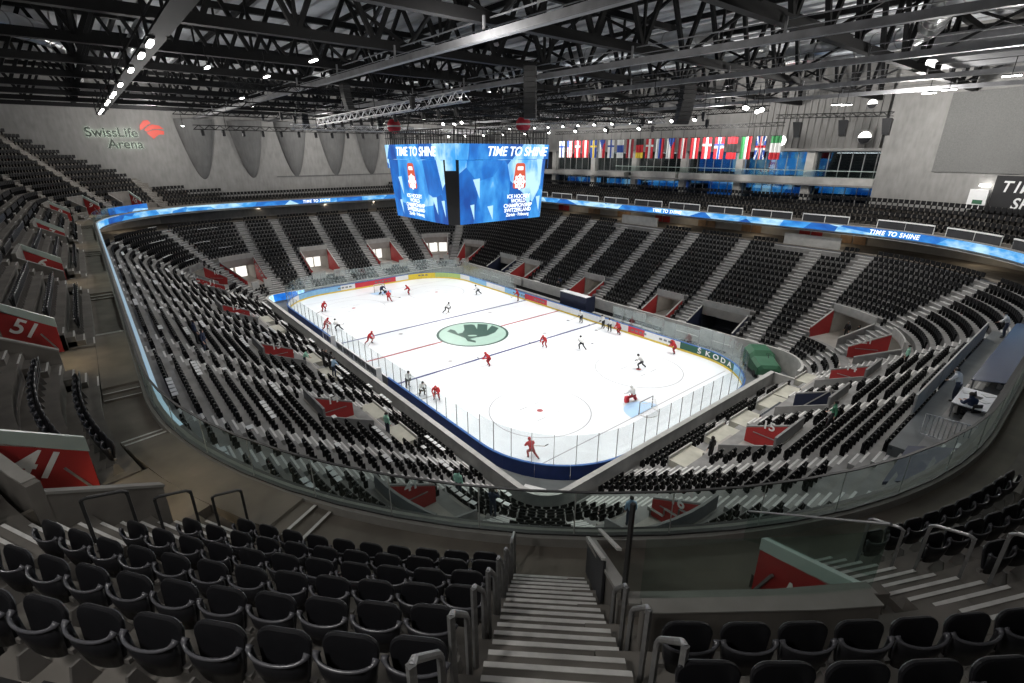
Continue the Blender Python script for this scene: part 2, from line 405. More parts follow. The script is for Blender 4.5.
for vi, (qa, qb, i0, i1, zf, kind, num, lab) in enumerate(VOMS):
    Ra, Rb = LR[i0] - .4, LR[i1] + .4; zt = LZ[i1] + .51; dark = kind in ('dark', 'navy')
    wallm = {'dark': 'navy', 'navy': 'navy'}.get(kind, 'red')
    s = MB(); deep = 3.6; qm = (qa + qb) / 2
    qss = qspan(qa, qb, step=1.)
    ring(s, qa, qb, [(Ra - 1.0, zf - .3), (Rb + deep, zf - .3), (Rb + deep, zf), (Ra - 1.0, zf)], 0)
    hd = zf + 2.35
    if zt - hd > .1: ring(s, qa, qb, [(Rb, hd), (Rb + .2, hd), (Rb + .2, zt), (Rb, zt)], 1)
    ring(s, qa - .15, qb + .15, [(Rb - .02, zt), (Rb + .12, zt), (Rb + .12, zt + .75), (Rb - .02, zt + .75)], 2 if sector(qm) in (1, 2, 3, 4) or kind == 'lit' else 5)
    ring(s, qa, qb, [(Rb + .2, hd), (Rb + deep, hd), (Rb + deep, hd + .1), (Rb + .2, hd + .1)], 1)
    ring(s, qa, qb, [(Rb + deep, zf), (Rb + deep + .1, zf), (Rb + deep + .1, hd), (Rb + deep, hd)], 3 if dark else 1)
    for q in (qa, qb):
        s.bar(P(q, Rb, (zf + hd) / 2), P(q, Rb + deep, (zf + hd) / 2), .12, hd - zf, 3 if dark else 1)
    # pale front parapet, leaving a gap for the steps
    w0 = qa + (qb - qa) * .30; w1 = qa + (qb - qa) * .62
    fz = LZ[max(i0 - 1, 0)]
    for a_, b_ in ((qa - (qb - qa) * .12, w0), (w1, qb + (qb - qa) * .12)) if sector(qm) in (2, 3, 4) or kind == 'lit' else ():
        ring(s, a_, b_, [(Ra - 1.15, fz - .2), (Ra - 1.0, fz - .2), (Ra - 1.0, zf + 1.0), (Ra - 1.15, zf + 1.0)], 2)
    # sloping pale copings on both sides
    for q in (qa - .06 / lscale(qm, 9), qb + .06 / lscale(qm, 9)):
        s.bar(P(q, Ra, LZ[i0] + .60), P(q, Rb, LZ[i1] + .60), .14, .10, 2 if sector(qm) in (1, 2, 3, 4) else 5)
    q2 = qb if (sector(qm) in (3, 4, 5, 6) or sector(qm) == 2 and False or (sector(qm) == 7 and qm < qc(7, 45))) else qa
    if sector(qm) == 2: q2 = qb
    side_wall(s, q2, Ra, Rb, zf, i0, i1, .12, 5 if sector(qm) in (0, 1, 6, 7) or kind == 'plain' and sector(qm) == 5 else 4, -1 if q2 == qa else 1)
    vo = s.build('vomitory_and_trim_%d' % (vi + 10), [M['tunnel'] if not dark else M['tunnel_dark'], M['tunnel'], M['lowall'], M['tunnel_dark'], M[wallm], M['terrace']]); struct(vo)  # the whole lower vomitory: floor, header, tunnel and side walls
    # ceiling lamp in the tunnel mouth
    if not dark:
        l = MB(); p = P(qm, Rb + .9, hd - .06); l.box(p, (.7, .35, .08), 0, ang(qm))
        o = l.build('vomitory_lamp', M['lamp']); tag(o, 'small bright lamp on the ceiling of a lower stand vomitory', 'lamp', 'vomitory mouth lamps')
    if kind == 'lit':
        d = MB()
        for f0, f1 in ((.06, .30), (.36, .60), (.66, .90)):
            ring(d, qa + (qb - qa) * f0, qa + (qb - qa) * f1, [(Rb + deep - .3, zf), (Rb + deep - .2, zf), (Rb + deep - .2, zf + 2.1), (Rb + deep - .3, zf + 2.1)], 0)
        struct(d.build('door_%d' % (vi + 1), M['door_lit']))
    pnl = MB()
    far = qb if sector(qm) in (0, 1, 3, 4, 5) or (sector(qm) == 7 and qm > qc(7, 45)) else qa
    if sector(qm) in (3, 4) or (sector(qm) == 5 and qm < qc(5, 45)): far = qa
    if sector(qm) == 5 and qm > qc(5, 45): far = qa
    side_wall(pnl, far, Ra, Rb, zf, i0, i1, .12, 0, -1 if far == qa else 1)
    po = pnl.build('sector_panel', M[wallm]); tag(po, lab, 'wall panel')
    po['kind'] = 'structure' if False else po.get('kind', 'thing'); del po['kind']
    # number and handrail stroke on the wall that faces the near corner
    if num:
        sg = -1 if far == qb else 1
        n = (P(far + .001, 9) - P(far, 9)).normalized() * sg
        r = P(far, 10) - P(far, 9); r.normalize()
        right = r if r.cross(Vector((0, 0, 1))).dot(n) > 0 else -r
        c = P(far, (Ra + Rb) / 2 - .2, zf + 1.75) + n * .02
        text_obj(num, .85, .01, M['white'], 'number', po, frame_mtx(c, right, (0, 0, 1)))
        b = MB(); b.bar(P(far, Ra + .5, zf + .95) + n * .06, P(far, Rb - .8, zf + .95) + n * .06, .05, .05)
        b.build('handrail', M['galv'], po)
    elif kind == 'navy':
        b = MB()
        n = (P(far + .001, 9) - P(far, 9)).normalized() * -1
        b.bar(P(far, Ra + .6, zf + .2) + n * .05, P(far, Ra + 2.4, zf + 2.4) + n * .05, .07); b.bar(P(far, Ra + 3.0, zf + .3) + n * .05, P(far, Ra + 2.2, zf + 2.5) + n * .05, .07)
        b.build('brace', M['lowall'], po)

    if sector(qm) in (0, 6):
        g = MB()
        for a_, b_ in ((qa - 1.8, qa + .9), (qb - .9, qb + 1.8)):
            ring(g, a_, b_, [(4.95, .3), (7.25, .3), (7.25, zf - .43), (4.95, zf - .43)], 0)
            ring(g, a_, b_, [(4.9, .3), (4.98, .3), (4.98, zf - .2), (4.9, zf - .2)], 1)
        for k in range(4):
            ring(g, qa + .95, qb - .95, [(4.95 + .35 * k, .3), (6.5, .3), (6.5, zf - 1.3 + .3 * k), (4.95 + .35 * k, zf - 1.3 + .3 * k)], 2)
            ring(g, qa + .95, qb - .95, [(4.95 + .35 * k, zf - 1.3 + .3 * k), (5.03 + .35 * k, zf - 1.3 + .3 * k), (5.03 + .35 * k, zf - 1.29 + .3 * k), (4.95 + .35 * k, zf - 1.29 + .3 * k)], 3)
        struct(g.build('floor_platform', [M['platform'], M['lowall'], M['terrace'], M['nosing']]))

# aisle stairs: half step and pale nosings on every row
for q in AISLES:
    s = MB(); n = 0
    for i in range(row_start(q), 21):
        if vcut(q, i) or i < AMIN.get(q, 0): continue
        w = .62 / lscale(q, LR[i]); z = LZ[i]; zn = LZ[i + 1] if i < 20 else z + .5
        R0, R1 = LR[i] - .4, LR[i] + .4
        a, b = q - w, q + w
        if i < 20 and not vcut(q, i + 1):
            h = (z + zn) / 2
            s.hexa([P(a, R0 + .42, z), P(b, R0 + .42, z), P(b, R1, z), P(a, R1, z)], [P(a, R0 + .42, h), P(b, R0 + .42, h), P(b, R1, h), P(a, R1, h)], 0)
            s.hexa([P(a, R0 + .42, h), P(b, R0 + .42, h), P(b, R0 + .52, h), P(a, R0 + .52, h)], [P(a, R0 + .42, h + .012), P(b, R0 + .42, h + .012), P(b, R0 + .52, h + .012), P(a, R0 + .52, h + .012)], 1)
        s.hexa([P(a, R0, z), P(b, R0, z), P(b, R0 + .10, z), P(a, R0 + .10, z)], [P(a, R0, z + .012), P(b, R0, z + .012), P(b, R0 + .10, z + .012), P(a, R0 + .10, z + .012)], 1)
    struct(s.build('floor_aisle_steps', [M['aisle'], M['nosing']]))

for k, x in enumerate((-24, -16, -9, -1, 7, 14, 22, 27)):
    m = MB()
    for d_ in (-.75, .75): m.box((0, 0, 0), (1.35, .08, 1.85)) if False else m.box((d_, 0, 0), (1.35, .08, 1.85))
    o = m.build('door_%d' % (60 + k), M['suite_wood' if k % 3 else 'red']); o.location = (x, CY + 25.5, 11.36); struct(o)
# pale parapets at the concourse edge of the far long side
for q0, q1, lab in ((qN(2.2), qN(-4.6) , 'x'), (qN(27.6), qN(21.2), 'x')):
    m = MB(); ring(m, q0, q1, [(19.45, 10.4), (19.7, 10.4), (19.7, 11.75), (19.45, 11.75)])
    struct(m.build('wall_concourse_parapet', M['lowall']))

# ------------------------------------------------------------------ upper ring
UR = [20.84 + .875 * i for i in range(17)]
UZ = [13.48 + .663 * i for i in range(17)]
UQ0, UQ1 = QS[3] + 6., QT + QS[1] + 4.       # near three sides carry the deep upper tier
m = MB(); ring(m, 0, QT, [(19.0, 12.3), (28, 12.3), (28, 12.45), (19.05, 12.45)], 0, step=1.)
struct(m.build('ceiling_concourse', M['curb']))
m = MB()
ring(m, 0, QT, [(19.02, 12.3), (19.3, 12.3), (19.3, 13.2), (21.3, 13.2), (21.3, 12.5), (24, 12.5), (24, 12.45), (19.02, 12.45)], 0, step=.6)
struct(m.build('floor_upper_walkway', M['walk']))
m = MB(); ring(m, 0, QT, [(19.02, 12.35), (19.34, 12.35), (19.34, 13.42), (19.02, 13.42)], 0, step=.6)
struct(m.build('vomitory_and_trim_1', M['curb']))
# upper vomitories: q range
UV = [(qc(7, 49.0), qc(7, 57.4), 'R'), (qc(7, 15.6), qc(7, 23.6), 'L'), (qS(21.6), qS(25.3), 'S'), (qS(5.4), qS(9.1), 'S'), (qS(-11.5), qS(-7.8), 'S'), (qc(5, 80), qc(5, 90), 'S'), (qc(5, 58), qc(5, 66), 'S'), (qc(5, 38), qc(5, 46), 'S')]
UA = [(qc(7, 46.4), .70), (qc(7, 60.9), .68), (qc(7, 26.7), .66), (qS(26.2), .5), (qS(20.8), .5), (qS(10), .5), (qS(4.6), .5), (qS(-6.9), .5), (qS(-12.3), .5), (qS(-19.), .5), (qc(5, 30), .6), (qc(5, 52), .6), (qc(5, 73), .6), (qc(5, 93), .5),
      (qc(7, 80), .5), (qE(-3), .6)]
def du(q):
    """upper rows near the central stairs run a little flatter than the balustrade"""
    K_ = [(QS[6], -.0), (QS[7] - 4, -.0), (qc(7, 14), .1), (qc(7, 26), .42), (qc(7, 34), .28), (qc(7, 44), 0.), (qc(7, 58), 0.), (qc(7, 76), -.35), (QS[8], -.5), (QS[8] + 12, -.4)]
    q = q % QT
    if q < QS[1]: q += QT
    if q < K_[0][0] or q > K_[-1][0]: return 0.
    for (a, x), (b, y) in zip(K_, K_[1:]):
        if a <= q <= b: return x + (y - x) * (q - a) / (b - a)
    return 0.
def UP(q, R, z=0.): return P(q, R + du(q), z)
def uscale(q, R): return 1. if sector(q) % 2 == 0 else PI / 2 / K * R
def ucut(qm, i): return i <= 2 and any(a < (qm % QT) < b for a, b, _ in UV)
def uok(q, R):
    p = P(q, R); return p.x > -50.75 and p.y < 38.2
ubrk = [q for v in UV for q in v[:2]] + [qc(7, 47.4), qc(7, 60.3)]
t = MB(); qs = qspan(0, QT, ubrk, step=.5)
def usec_rows(q):
    s = sector(q)
    return 4 if s in (1, 2) else 3 if s == 3 else 16
def udR(q):        # the block right of the central stairs sits half a row higher
    return (.10, .08) if qc(7, 47.4) < q < qc(7, 60.3) else (0., 0.)
for a, b in zip(qs, qs[1:]):
    qm = (a + b) / 2
    for i in range(usec_rows(qm)):
        if ucut(qm, i) or not uok(qm, UR[i]): continue
        dR, dz = udR(qm)
        R0, R1, z = UR[i] - .42 + dR, UR[i] + .455 + dR, UZ[i] + dz; zb = UZ[i - 1] + dz if i else 13.2
        t.add([UP(a, R0, z), UP(b, R0, z), UP(b, R1, z), UP(a, R1, z)], [(0, 1, 2, 3)])
        t.add([UP(a, R0, 13.2 if (i and ucut(qm, i - 1)) else zb), UP(b, R0, 13.2 if (i and ucut(qm, i - 1)) else zb), UP(b, R0, z), UP(a, R0, z)], [(0, 1, 2, 3)])
struct(t.build('floor_upper_terrace', M['terrace_up']))
# aisle steps of the upper tier: three steps per row with pale nosings
for q, hw in UA:
    s = MB()
    for i in range(16):
        if not uok(q, UR[i]) or ucut(q, i): continue
        z = UZ[i]; R0 = UR[i] - .42; w = hw / uscale(q, UR[i]); a, b = q - w, q + w
        def nos(Rs, zs):
            s.hexa([UP(a, Rs, zs), UP(b, Rs, zs), UP(b, Rs + .055, zs), UP(a, Rs + .055, zs)], [UP(a, Rs, zs + .008), UP(b, Rs, zs + .008), UP(b, Rs + .055, zs + .008), UP(a, Rs + .055, zs + .008)], 1)
        nos(R0, z)
        if i < 15:
            for k in (1, 2):
                Rs = R0 + .875 * k / 3; zs = z + .663 * k / 3
                s.hexa([UP(a, Rs, z), UP(b, Rs, z), UP(b, R0 + .875, z), UP(a, R0 + .875, z)], [UP(a, Rs, zs), UP(b, Rs, zs), UP(b, R0 + .875, zs), UP(a, R0 + .875, zs)], 0)
                nos(Rs, zs)
    struct(s.build('floor_upper_steps', [M['terrace_up'], M['nosing']]))

# ------------------------------------------------------------------ upper vomitories, landings, parapets
VN = {0: ('42', 'dark red sector panel low right of the central stairs'), 1: ('41', 'red sector panel with large pale 41 at the left'),
      2: ('51', 'red sector panel with pale 5 at the left edge'), 3: ('6', 'long thin red sector panel second from the left edge'), 4: ('7', 'red edged sector panel further along the left upper tier'),
      5: ('8', 'small red edged sector panel far along the left upper tier'), 6: ('9', 'small red sector panel by the far end of the left balustrade'), 7: ('10', 'red sector panel above the ribbon board in the far left corner')}
for i, (qa, qb, kd) in enumerate(UV):
    num, lab = VN[i]; zf = 13.21 if kd == 'R' else 13.45
    s = MB(); Rb, Rf, zt_, zr = (22.7, 20.6, 15.6, 14.2) if kd == 'R' else (23.04, 21.45, 15.9, 14.5)
    ring(s, qa, qb, [(20.43, 13.0), (25.5, 13.0), (25.5, zf), (20.43, zf)], 0)
    ring(s, qa - .1, qb + .1, [(Rb, 15.0), (Rb + .2, 15.0), (Rb + .2, zt_), (Rb, zt_)], 1)
    if kd == 'R':
        ring(s, qa - .02, qc(7, 55.8), [(23.35, 15.3), (23.52, 15.3), (23.52, 16.2), (23.35, 16.2)], 1)
        ring(s, qa - .02, qc(7, 55.8), [(Rb + .2, 15.3), (23.4, 15.3), (23.4, 15.4), (Rb + .2, 15.4)], 0)
    near = qa if kd == 'R' else qb; farq = qb if kd == 'R' else qa; sg = 1 if kd == 'R' else -1
    n = (P(near + .001, 21) - P(near, 21)).normalized() * (-sg)
    a0, a1 = ((19.95, 13.95) if kd == 'R' else (21.3, 14.6))
    s.prism([P(near, a0, 13.2), P(near, Rb, 13.2), P(near, Rb, 15.62), P(near, a0, a1)], n * .15, 1)
    s.prism([P(near, a0 - .02, a1), P(near, Rb, 15.62), P(near, Rb, 15.68), P(near, a0 - .02, a1 + .06)], n * .19, 2)
    s.prism([P(near, Rb, 13.2), P(near, 25.5, 13.2), P(near, 25.5, 15.4), P(near, Rb, 15.4)], n * .1, 0)
    s.prism([P(farq, Rb, 13.2), P(farq, 25.5, 13.2), P(farq, 25.5, 15.4), P(farq, Rb, 15.4)], n * -.1, 0)
    ring(s, qa, qb, [(25.5, 13.2), (25.6, 13.2), (25.6, 15.4), (25.5, 15.4)], 3)
    for R_, z_ in (((Rb, zt_), (23.35, 16.2)) if kd == 'R' else ((Rb, zt_),)): ring(s, qa - .02, qc(7, 55.8) if R_ > 23.2 else qb, [(R_ - .01, z_), (R_ + .19, z_), (R_ + .19, z_ + .02), (R_ - .01, z_ + .02)], 2)  # paler caps paint the lit top edges of the ledges
    struct(s.build('vomitory_and_trim_%d' % (40 + i), [M['walk'], M['terrace_up'], M['curb'], M['tunnel']]))  # the whole upper vomitory: floor, tunnel, side walls and ledges
    n2 = (P(farq + .001, 21) - P(farq, 21)).normalized() * sg
    p = MB(); p.prism([P(farq, Rf, 13.2), P(farq, Rb, 13.2), P(farq, Rb, zt_ - .3), P(farq, Rf, zr)], n2 * .14, 0)
    po = p.build('sector_panel', M['red']); tag(po, lab, 'wall panel')
    c = MB(); up = zr
    c.prism([P(farq, Rf - .03, up), P(farq, Rb + .1, zt_ - .3), P(farq, Rb + .1, zt_ + (-.04 if kd == 'R' else .08)), P(farq, Rf - .03, up + (.26 if kd == 'R' else .38))], n2 * .12, 0)
    c.build('pale_coping', M['mint'], po)
    right = (P(farq, 22) - P(farq, 21)).normalized(); nf = -n2
    sl = Vector(right * (Rb - Rf) + Vector((0, 0, zt_ - .3 - zr))).normalized()
    if sl.cross(Vector((0, 0, 1))).dot(nf) < 0: sl = -sl
    text_obj(num, .85, .008, M['white'], 'number', po, frame_mtx(P(farq, (Rf + Rb) / 2 + .1, up - .12 + (.25 if kd != 'R' else 0)) + nf * .03, sl, Vector((0, 0, 1)) - sl * sl.z))
    b = MB(); b.bar(P(farq, Rf + .15, zf + .15) + nf * .06, P(farq, Rf + .5, zf + .9) + nf * .06, .05)
    b.build('handrail', M['galv'], po)
    if kd != 'R':
        l = MB(); l.box(P((qa + qb) / 2, Rb + .6, 14.95), (.5, .3, .06), 0, ang((qa + qb) / 2))
        tag(l.build('vomitory_lamp', M['warm']), 'warm ceiling lamp hidden inside an upper tier vomitory', 'lamp', 'upper vomitory lamps')
        a_, b_ = qa - 1.5 / uscale(qa, 20), qb + (1.7 if sector(qb) % 2 == 0 else 1.15)
        g = MB(); ring(g, a_, b_, [(19.34, 13.1), (20.42, 13.1), (20.42, zf), (19.34, zf)], 0)
        sc_ = uscale((qa + qb) / 2, 20)
        for e, d in ((a_, -1), (b_, 1)):
            for k, (w0, hh) in enumerate(((0, .16), (.42 / sc_, .08))):
                q0, q1 = e + d * w0, e + d * (w0 + .42 / sc_)
                ring(g, min(q0, q1), max(q0, q1), [(19.34, 13.1), (20.42, 13.1), (20.42, 13.2 + hh), (19.34, 13.2 + hh)], 0)
                qn = e + d * (w0 + .42 / sc_ - .035); qn0 = e + d * (w0 - 0)
                ring(g, min(q1, q1 - d * .05), max(q1, q1 - d * .05), [(19.36, 13.2 + hh), (20.40, 13.2 + hh), (20.40, 13.21 + hh), (19.36, 13.21 + hh)], 1)
        struct(g.build('floor_landing', [M['walk'], M['nosing']]))

# glass on the parapet of the near sides: one balustrade, each pane and its clamp post a part
bal = thing('glass_balustrade', P(qc(7, 45), 19.2, 13.42), 'curved frameless glass balustrade along the edge of the near upper tier', 'balustrade')
T = Matrix.Translation(-bal.location)
g0, g1 = qc(5, 60), QT + qE(13)
L = arclen(g0, g1, 19.2); npn = int(L / 2.05)
qq = walk(g0, g1, 19.2, [L * i / npn for i in range(npn + 1)])
for a, b in zip(qq, qq[1:]):
    m = MB(); e = .012 / uscale(a, 19.2)
    sam = [a + e + (b - a - 2 * e) * k / 3 for k in range(4)]
    m.sweep([[P(q, R, z) - bal.location for R, z in ((19.19, 13.43), (19.21, 13.43), (19.21, 14.52), (19.19, 14.52))] for q in sam])
    m.build('glass_pane', M['glass'], bal)
for q in qq[1:-1]:
    m = MB(); m.bar(P(q, 19.2, 13.42) - bal.location, P(q, 19.2, 14.5) - bal.location, .02, .014); m.build('pane_joint', M['lowall'], bal)
m = MB(); ring(m, g0, g1, [(19.17, 14.52), (19.23, 14.52), (19.23, 14.545), (19.17, 14.545)], step=1.)
m.v = [tuple(Vector(v) - bal.location) for v in m.v]; m.build('top_rail', M['galv_dark'], bal)
m = MB(); ring(m, g0, g1, [(19.15, 13.415), (19.25, 13.415), (19.25, 13.46), (19.15, 13.46)], step=1.)
m.v = [tuple(Vector(v) - bal.location) for v in m.v]; m.build('clamp_channel', M['galv_dark'], bal)

# ribbon board around the ring fascia
rb = MB(); ring(rb, 0, QT, [(18.9, 12.6), (19.0, 12.6), (19.0, 13.32), (18.9, 13.32)], 0, step=.6)
rbo = rb.build('ribbon_board', M['ribbon'])
rc = MB(); ring(rc, qc(5, 60), qc(7, 10), [(18.88, 13.3), (19.01, 13.3), (19.01, 13.36), (18.88, 13.36)], 0, step=.6); rc.build('cap', mat('ribbon_reflection_glow', (.3, .35, .4), .4, emit=(.35, .55, .7), estr=.55), rbo)  # added glowing cap stands in for the ribbon's reflection in the glass
rc = MB(); ring(rc, qc(7, 10), QT + QS[1] - 6, [(18.88, 13.3), (19.01, 13.3), (19.01, 13.36), (18.88, 13.36)], 0, step=.6); rc.build('cap', M['black'], rbo)
tag(rbo, 'blue LED ribbon board wrapping the fascia around the bowl', 'screen')
def ribbon_text(q, size):
    adv = dict(I=.34, M=.86, W=.9, O=.78, T=.62, E=.6, S=.62, H=.76, N=.78); adv[' '] = .35; c = 0
    W = sum(adv[ch] for ch in 'TIME TO SHINE') * size
    for ch in 'TIME TO SHINE':
        w_ = adv[ch] * size; qj = q + (W / 2 - c - w_ / 2) / uscale(q, 18.9); c += w_
        if ch == ' ': continue
        a = ang(qj); text_obj(ch, size, .004, M['ledwhite'], 'lettering', rbo, frame_mtx(P(qj, 18.885, 12.95), (math.sin(a), -math.cos(a), 0), (0, 0, 1)), shear=.2)
for q in (qc(1, 76), qN(4), qW(-1)): ribbon_text(q, .66)
# short LED stub where the ribbon meets the left balustrade
m = MB(); ring(m, qc(5, 40), qc(5, 62), [(19.6, 13.4), (19.7, 13.4), (19.7, 14.3), (19.6, 14.3)], 0)
tag(m.build('ribbon_board', M['ribbon']), 'short extra LED strip above the ribbon board at the far left corner', 'screen')

# railings with pale top bars in front of the far long side upper seats
k = 0
for q0 in [qN(x) for x in (27.9, 21.6, 15.3, 9.0, 2.7, -3.6, -9.9, -16.2, -22.5)] + [qc(1, d) for d in (66, 46, 26)]:
    q1 = q0 + (5.0 if sector(q0) == 2 else 5.6 / uscale(q0, 19.6))
    o = thing('front_railing', P((q0 + q1) / 2, 19.45, 13.2), 'pale barred railing above the far ribbon board, %s from the right' % ['fourth', 'fifth', 'sixth', 'seventh', 'eighth', 'ninth', 'tenth', 'eleventh', 'twelfth', 'third', 'second', 'first'][k], 'railing', 'far ring front railings'); k += 1
    m = MB(); ring(m, q0, q1, [(19.38, 14.18), (19.54, 14.18), (19.54, 14.3), (19.38, 14.3)])
    for q in (q0, (q0 + q1) / 2, q1): m.bar(P(q, 19.46, 13.3), P(q, 19.46, 14.25), .07)
    m.v = [tuple(Vector(v) - o.location) for v in m.v]; m.build('top_bar', M['white'], o)
    m = MB(); ring(m, q0, q1, [(19.44, 13.4), (19.48, 13.4), (19.48, 14.15), (19.44, 14.15)])
    m.v = [tuple(Vector(v) - o.location) for v in m.v]; m.build('infill_panel', M['suite_dark'], o)

# ------------------------------------------------------------------ seats
def shell_part(n=9):
    m = MB(); secs = []
    for j in range(n):
        f = math.radians(-96 + 192 * j / (n - 1)); x, y = .25 * math.sin(f), -.045 - .10 * math.cos(f)
        top = .71 + .05 * (abs(f) / 1.8) ** 2
        secs.append([(x * .74, y * .6, .36), (x * .93, y * .9, .55), (x, y, top), (x * .90, y * .88 - .0, top), (x * .83, y * .78, .55), (x * .66, y * .5, .38)])
    m.sweep(secs); return m
def pan_part():
    m = MB(); w, z0, z1, r = .235, .37, .87, .12; poly = []
    for cx_, cz, a0 in ((w - r, z1 - r, 0), (-w + r, z1 - r, 90)):
        for k in range(6):
            a = math.radians(a0 + 18 * k); poly.append((cx_ + r * math.cos(a), 0, cz + r * math.sin(a)))
    poly += [(-w * .8, 0, z0), (w * .8, 0, z0)]
    def lay(s, y): return [(p[0] * s, .035 + y + .12 * (p[2] - .6), .6 + (p[2] - .6) * s) for p in poly]
    m.sweep([lay(.95, -.03), lay(1., -.02), lay(1., .0), lay(.95, .015)])
    return m
def rim_part():
    m = MB(); pts = []
    for j in range(13):
        f = math.radians(-96 + 192 * j / 12); pts.append((.243 * math.sin(f), -.045 - .095 * math.cos(f), .717 + .05 * (abs(f) / 1.8) ** 2))
    rr = [.036, .028] + [.016] * 9 + [.028, .036]
    m.tube(pts, rr, 6); return m
def foot_part():
    m = MB(); m.prism([(.24, -.15, 0), (.24, .1, 0), (.24, .0, .30), (.24, -.08, .30)], (.028, 0, 0))
    m.bar((-.255, 0, .4), (.255, 0, .4), .05); return m
def seat_proto():
    r = thing('stadium_seat', (0, 0, 0), 'x', 'seat')
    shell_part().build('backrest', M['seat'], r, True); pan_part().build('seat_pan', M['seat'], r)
    rim_part().build('armrest_rim', M['rim'], r, True); foot_part().build('seat_bracket', M['seat_foot'], r)
    return r
def far_seat():
    m = MB(); n = 5; vs = []; fs = []
    for j in range(n):
        f = math.radians(-95 + 190 * j / (n - 1)); x, y = .23 * math.sin(f), -.04 - .12 * math.cos(f)
        vs += [(x * .75, y * .7, .34), (x, y, .74)]
    for j in range(n - 1): fs.append((2 * j, 2 * j + 2, 2 * j + 3, 2 * j + 1))
    m.add(vs, fs, 0)
    m.box((0, .0, .58), (.42, .04, .42), 0)
    m.box((.26, -.06, .72), (.06, .12, .05), 1)
    m.box((.26, 0, .2), (.04, .22, .4), 0)
    return m
def blocks(R, cuts, q0=0., q1=QT):
    cs = sorted((max(a, q0), min(b, q1)) for a, b in cuts if b > q0 and a < q1); out = []; c = q0
    for a, b in cs:
        if a > c: out.append((c, a))
        c = max(c, b)
    if c < q1: out.append((c, q1))
    return out
stuff = []         # (q, R, z)
for i in range(21):
    R = LR[i]; cuts = []
    for q in [a_ for a_ in AISLES if i >= AMIN.get(a_, 0)]: w = .72 / lscale(q, R); cuts.append((q - w, q + w))
    for v in VOMS:
        if v[2] - (1 if v[2] > 3 else 0) <= i <= v[3] + 1: cuts.append((v[0] - .35 / lscale(v[0], R), v[1] + .35 / lscale(v[1], R)))
    if i < 3: cuts.append((QS[1] - .1, QS[3] + 3.3))
    if i >= 19: cuts += [(qN(2.6), qN(-5)), (qN(28), qN(20.8))]
    if i >= 15: cuts.append((qE(-12.3), qE(-8)))
    if i >= 17: cuts.append((qE(-9), QS[1] + 1.2))
    if 2 < i < 6: cuts += [(v[0] - 2.1, v[1] + 2.1) for v in VOMS if sector((v[0] + v[1]) / 2) in (0, 6)]                                          # platform of the commentators stands here
    for a, b in blocks(R, cuts):
        L = arclen(a, b, R); n = int(L / .53)
        if n < 1: continue
        for q in walk(a, b, R, [L / 2 + (k - (n - 1) / 2) * .53 for k in range(n)]): stuff.append((q, R + .08, LZ[i]))
cam_p = Vector((48.239, -33.557, 21.164)); yaw = 2.4501; pit = -.3624
fwd = Vector((math.cos(pit) * math.cos(yaw), math.cos(pit) * math.sin(yaw), math.sin(pit)))
rgt = Vector((math.sin(yaw), -math.cos(yaw), 0)); upv = rgt.cross(fwd)
cand = []
BN = {}
for i in range(16):
    R = UR[i]; cuts = []
    for q, hw in UA: w = (hw + .06) / uscale(q, R); cuts.append((q - w, q + w))
    for a, b, kd in UV:
        if i <= (3 if kd == 'R' else 2): cuts.append((a - .25 / uscale(a, R), b + .25 / uscale(b, R)))
    if i == 0: cuts += [(a - 1.6, b + 1.8) for a, b, kd in UV if kd == 'S']
    for a, b in blocks(R, cuts):
        if usec_rows((a + b) / 2) <= i: continue
        L = arclen(a, b, R); n = int(L / .54)
        if n < 1: continue
        rev = b > qc(7, 46.6) - 1.5 and b < qc(7, 46.6) + .1
        for k, q in enumerate(walk(a, b, R, [L / 2 + (k - (n - 1) / 2) * .54 for k in range(n)])):
            if not uok(q, R): continue
            p = UP(q, R, UZ[i] + .5); d = p - cam_p; z = d.dot(fwd)
            vis = z > .5 and abs(d.dot(rgt) / z * 497.56) < 530 and abs(d.dot(upv) / z * 497.56) < 360
            if i >= 8 and (p - cam_p).length < 3.5: continue
            cand.append(((p - cam_p).length if vis else 1e6, q, i, (n - k) if rev else k + 1, a, b))
cand.sort()
ORD = ['', 'first', 'second', 'third', 'fourth', 'fifth', 'sixth', 'seventh', 'eighth', 'ninth', 'tenth', 'eleventh', 'twelfth', 'thirteenth', 'fourteenth', 'fifteenth', 'sixteenth', 'seventeenth', 'eighteenth', 'nineteenth', 'twentieth']
def onum(n): return ORD[n] if n <= 20 else ('twenty-' + ORD[n - 20] if n < 30 else ('thirtieth' if n == 30 else 'thirty-' + ORD[n - 30] if n < 40 else 'far'))
proto = seat_proto(); first = True
qm_, ql_, qr_ = UA[0][0], UA[2][0], UA[1][0]
for (dist, q, i, k, a, b) in cand:
    if dist < 1e5 and not (first is False and BN.get('n', 0) >= 300):
        BN['n'] = BN.get('n', 0) + 1
        o = proto if first else clone(proto); first = False
        dR, dz = udR(q); o.location = UP(q, UR[i] + dR, UZ[i] + dz); o.rotation_euler = (0, 0, ang(q) + PI / 2)
        row = onum(i + 1) if i else 'front'
        if ql_ < q < qm_: where = 'from the central stairs, %s row of the block left of them' % row
        elif qm_ < q < qr_: where = 'from the central stairs, %s row of the block right of them' % row
        elif qr_ < q: where = 'from the right aisle, %s row of the rightmost block' % row
        else: where = 'along the %s row of the left block beyond panel 41' % row
        o['label'] = 'black seat, %s %s' % (onum(k), where)
        o['group'] = 'black tip-up seats of the near upper tier'
    else: stuff.append((q, UR[i] + .02 + du(q) + udR(q)[0], UZ[i] + udR(q)[1]))
tmpl = far_seat(); big = MB()
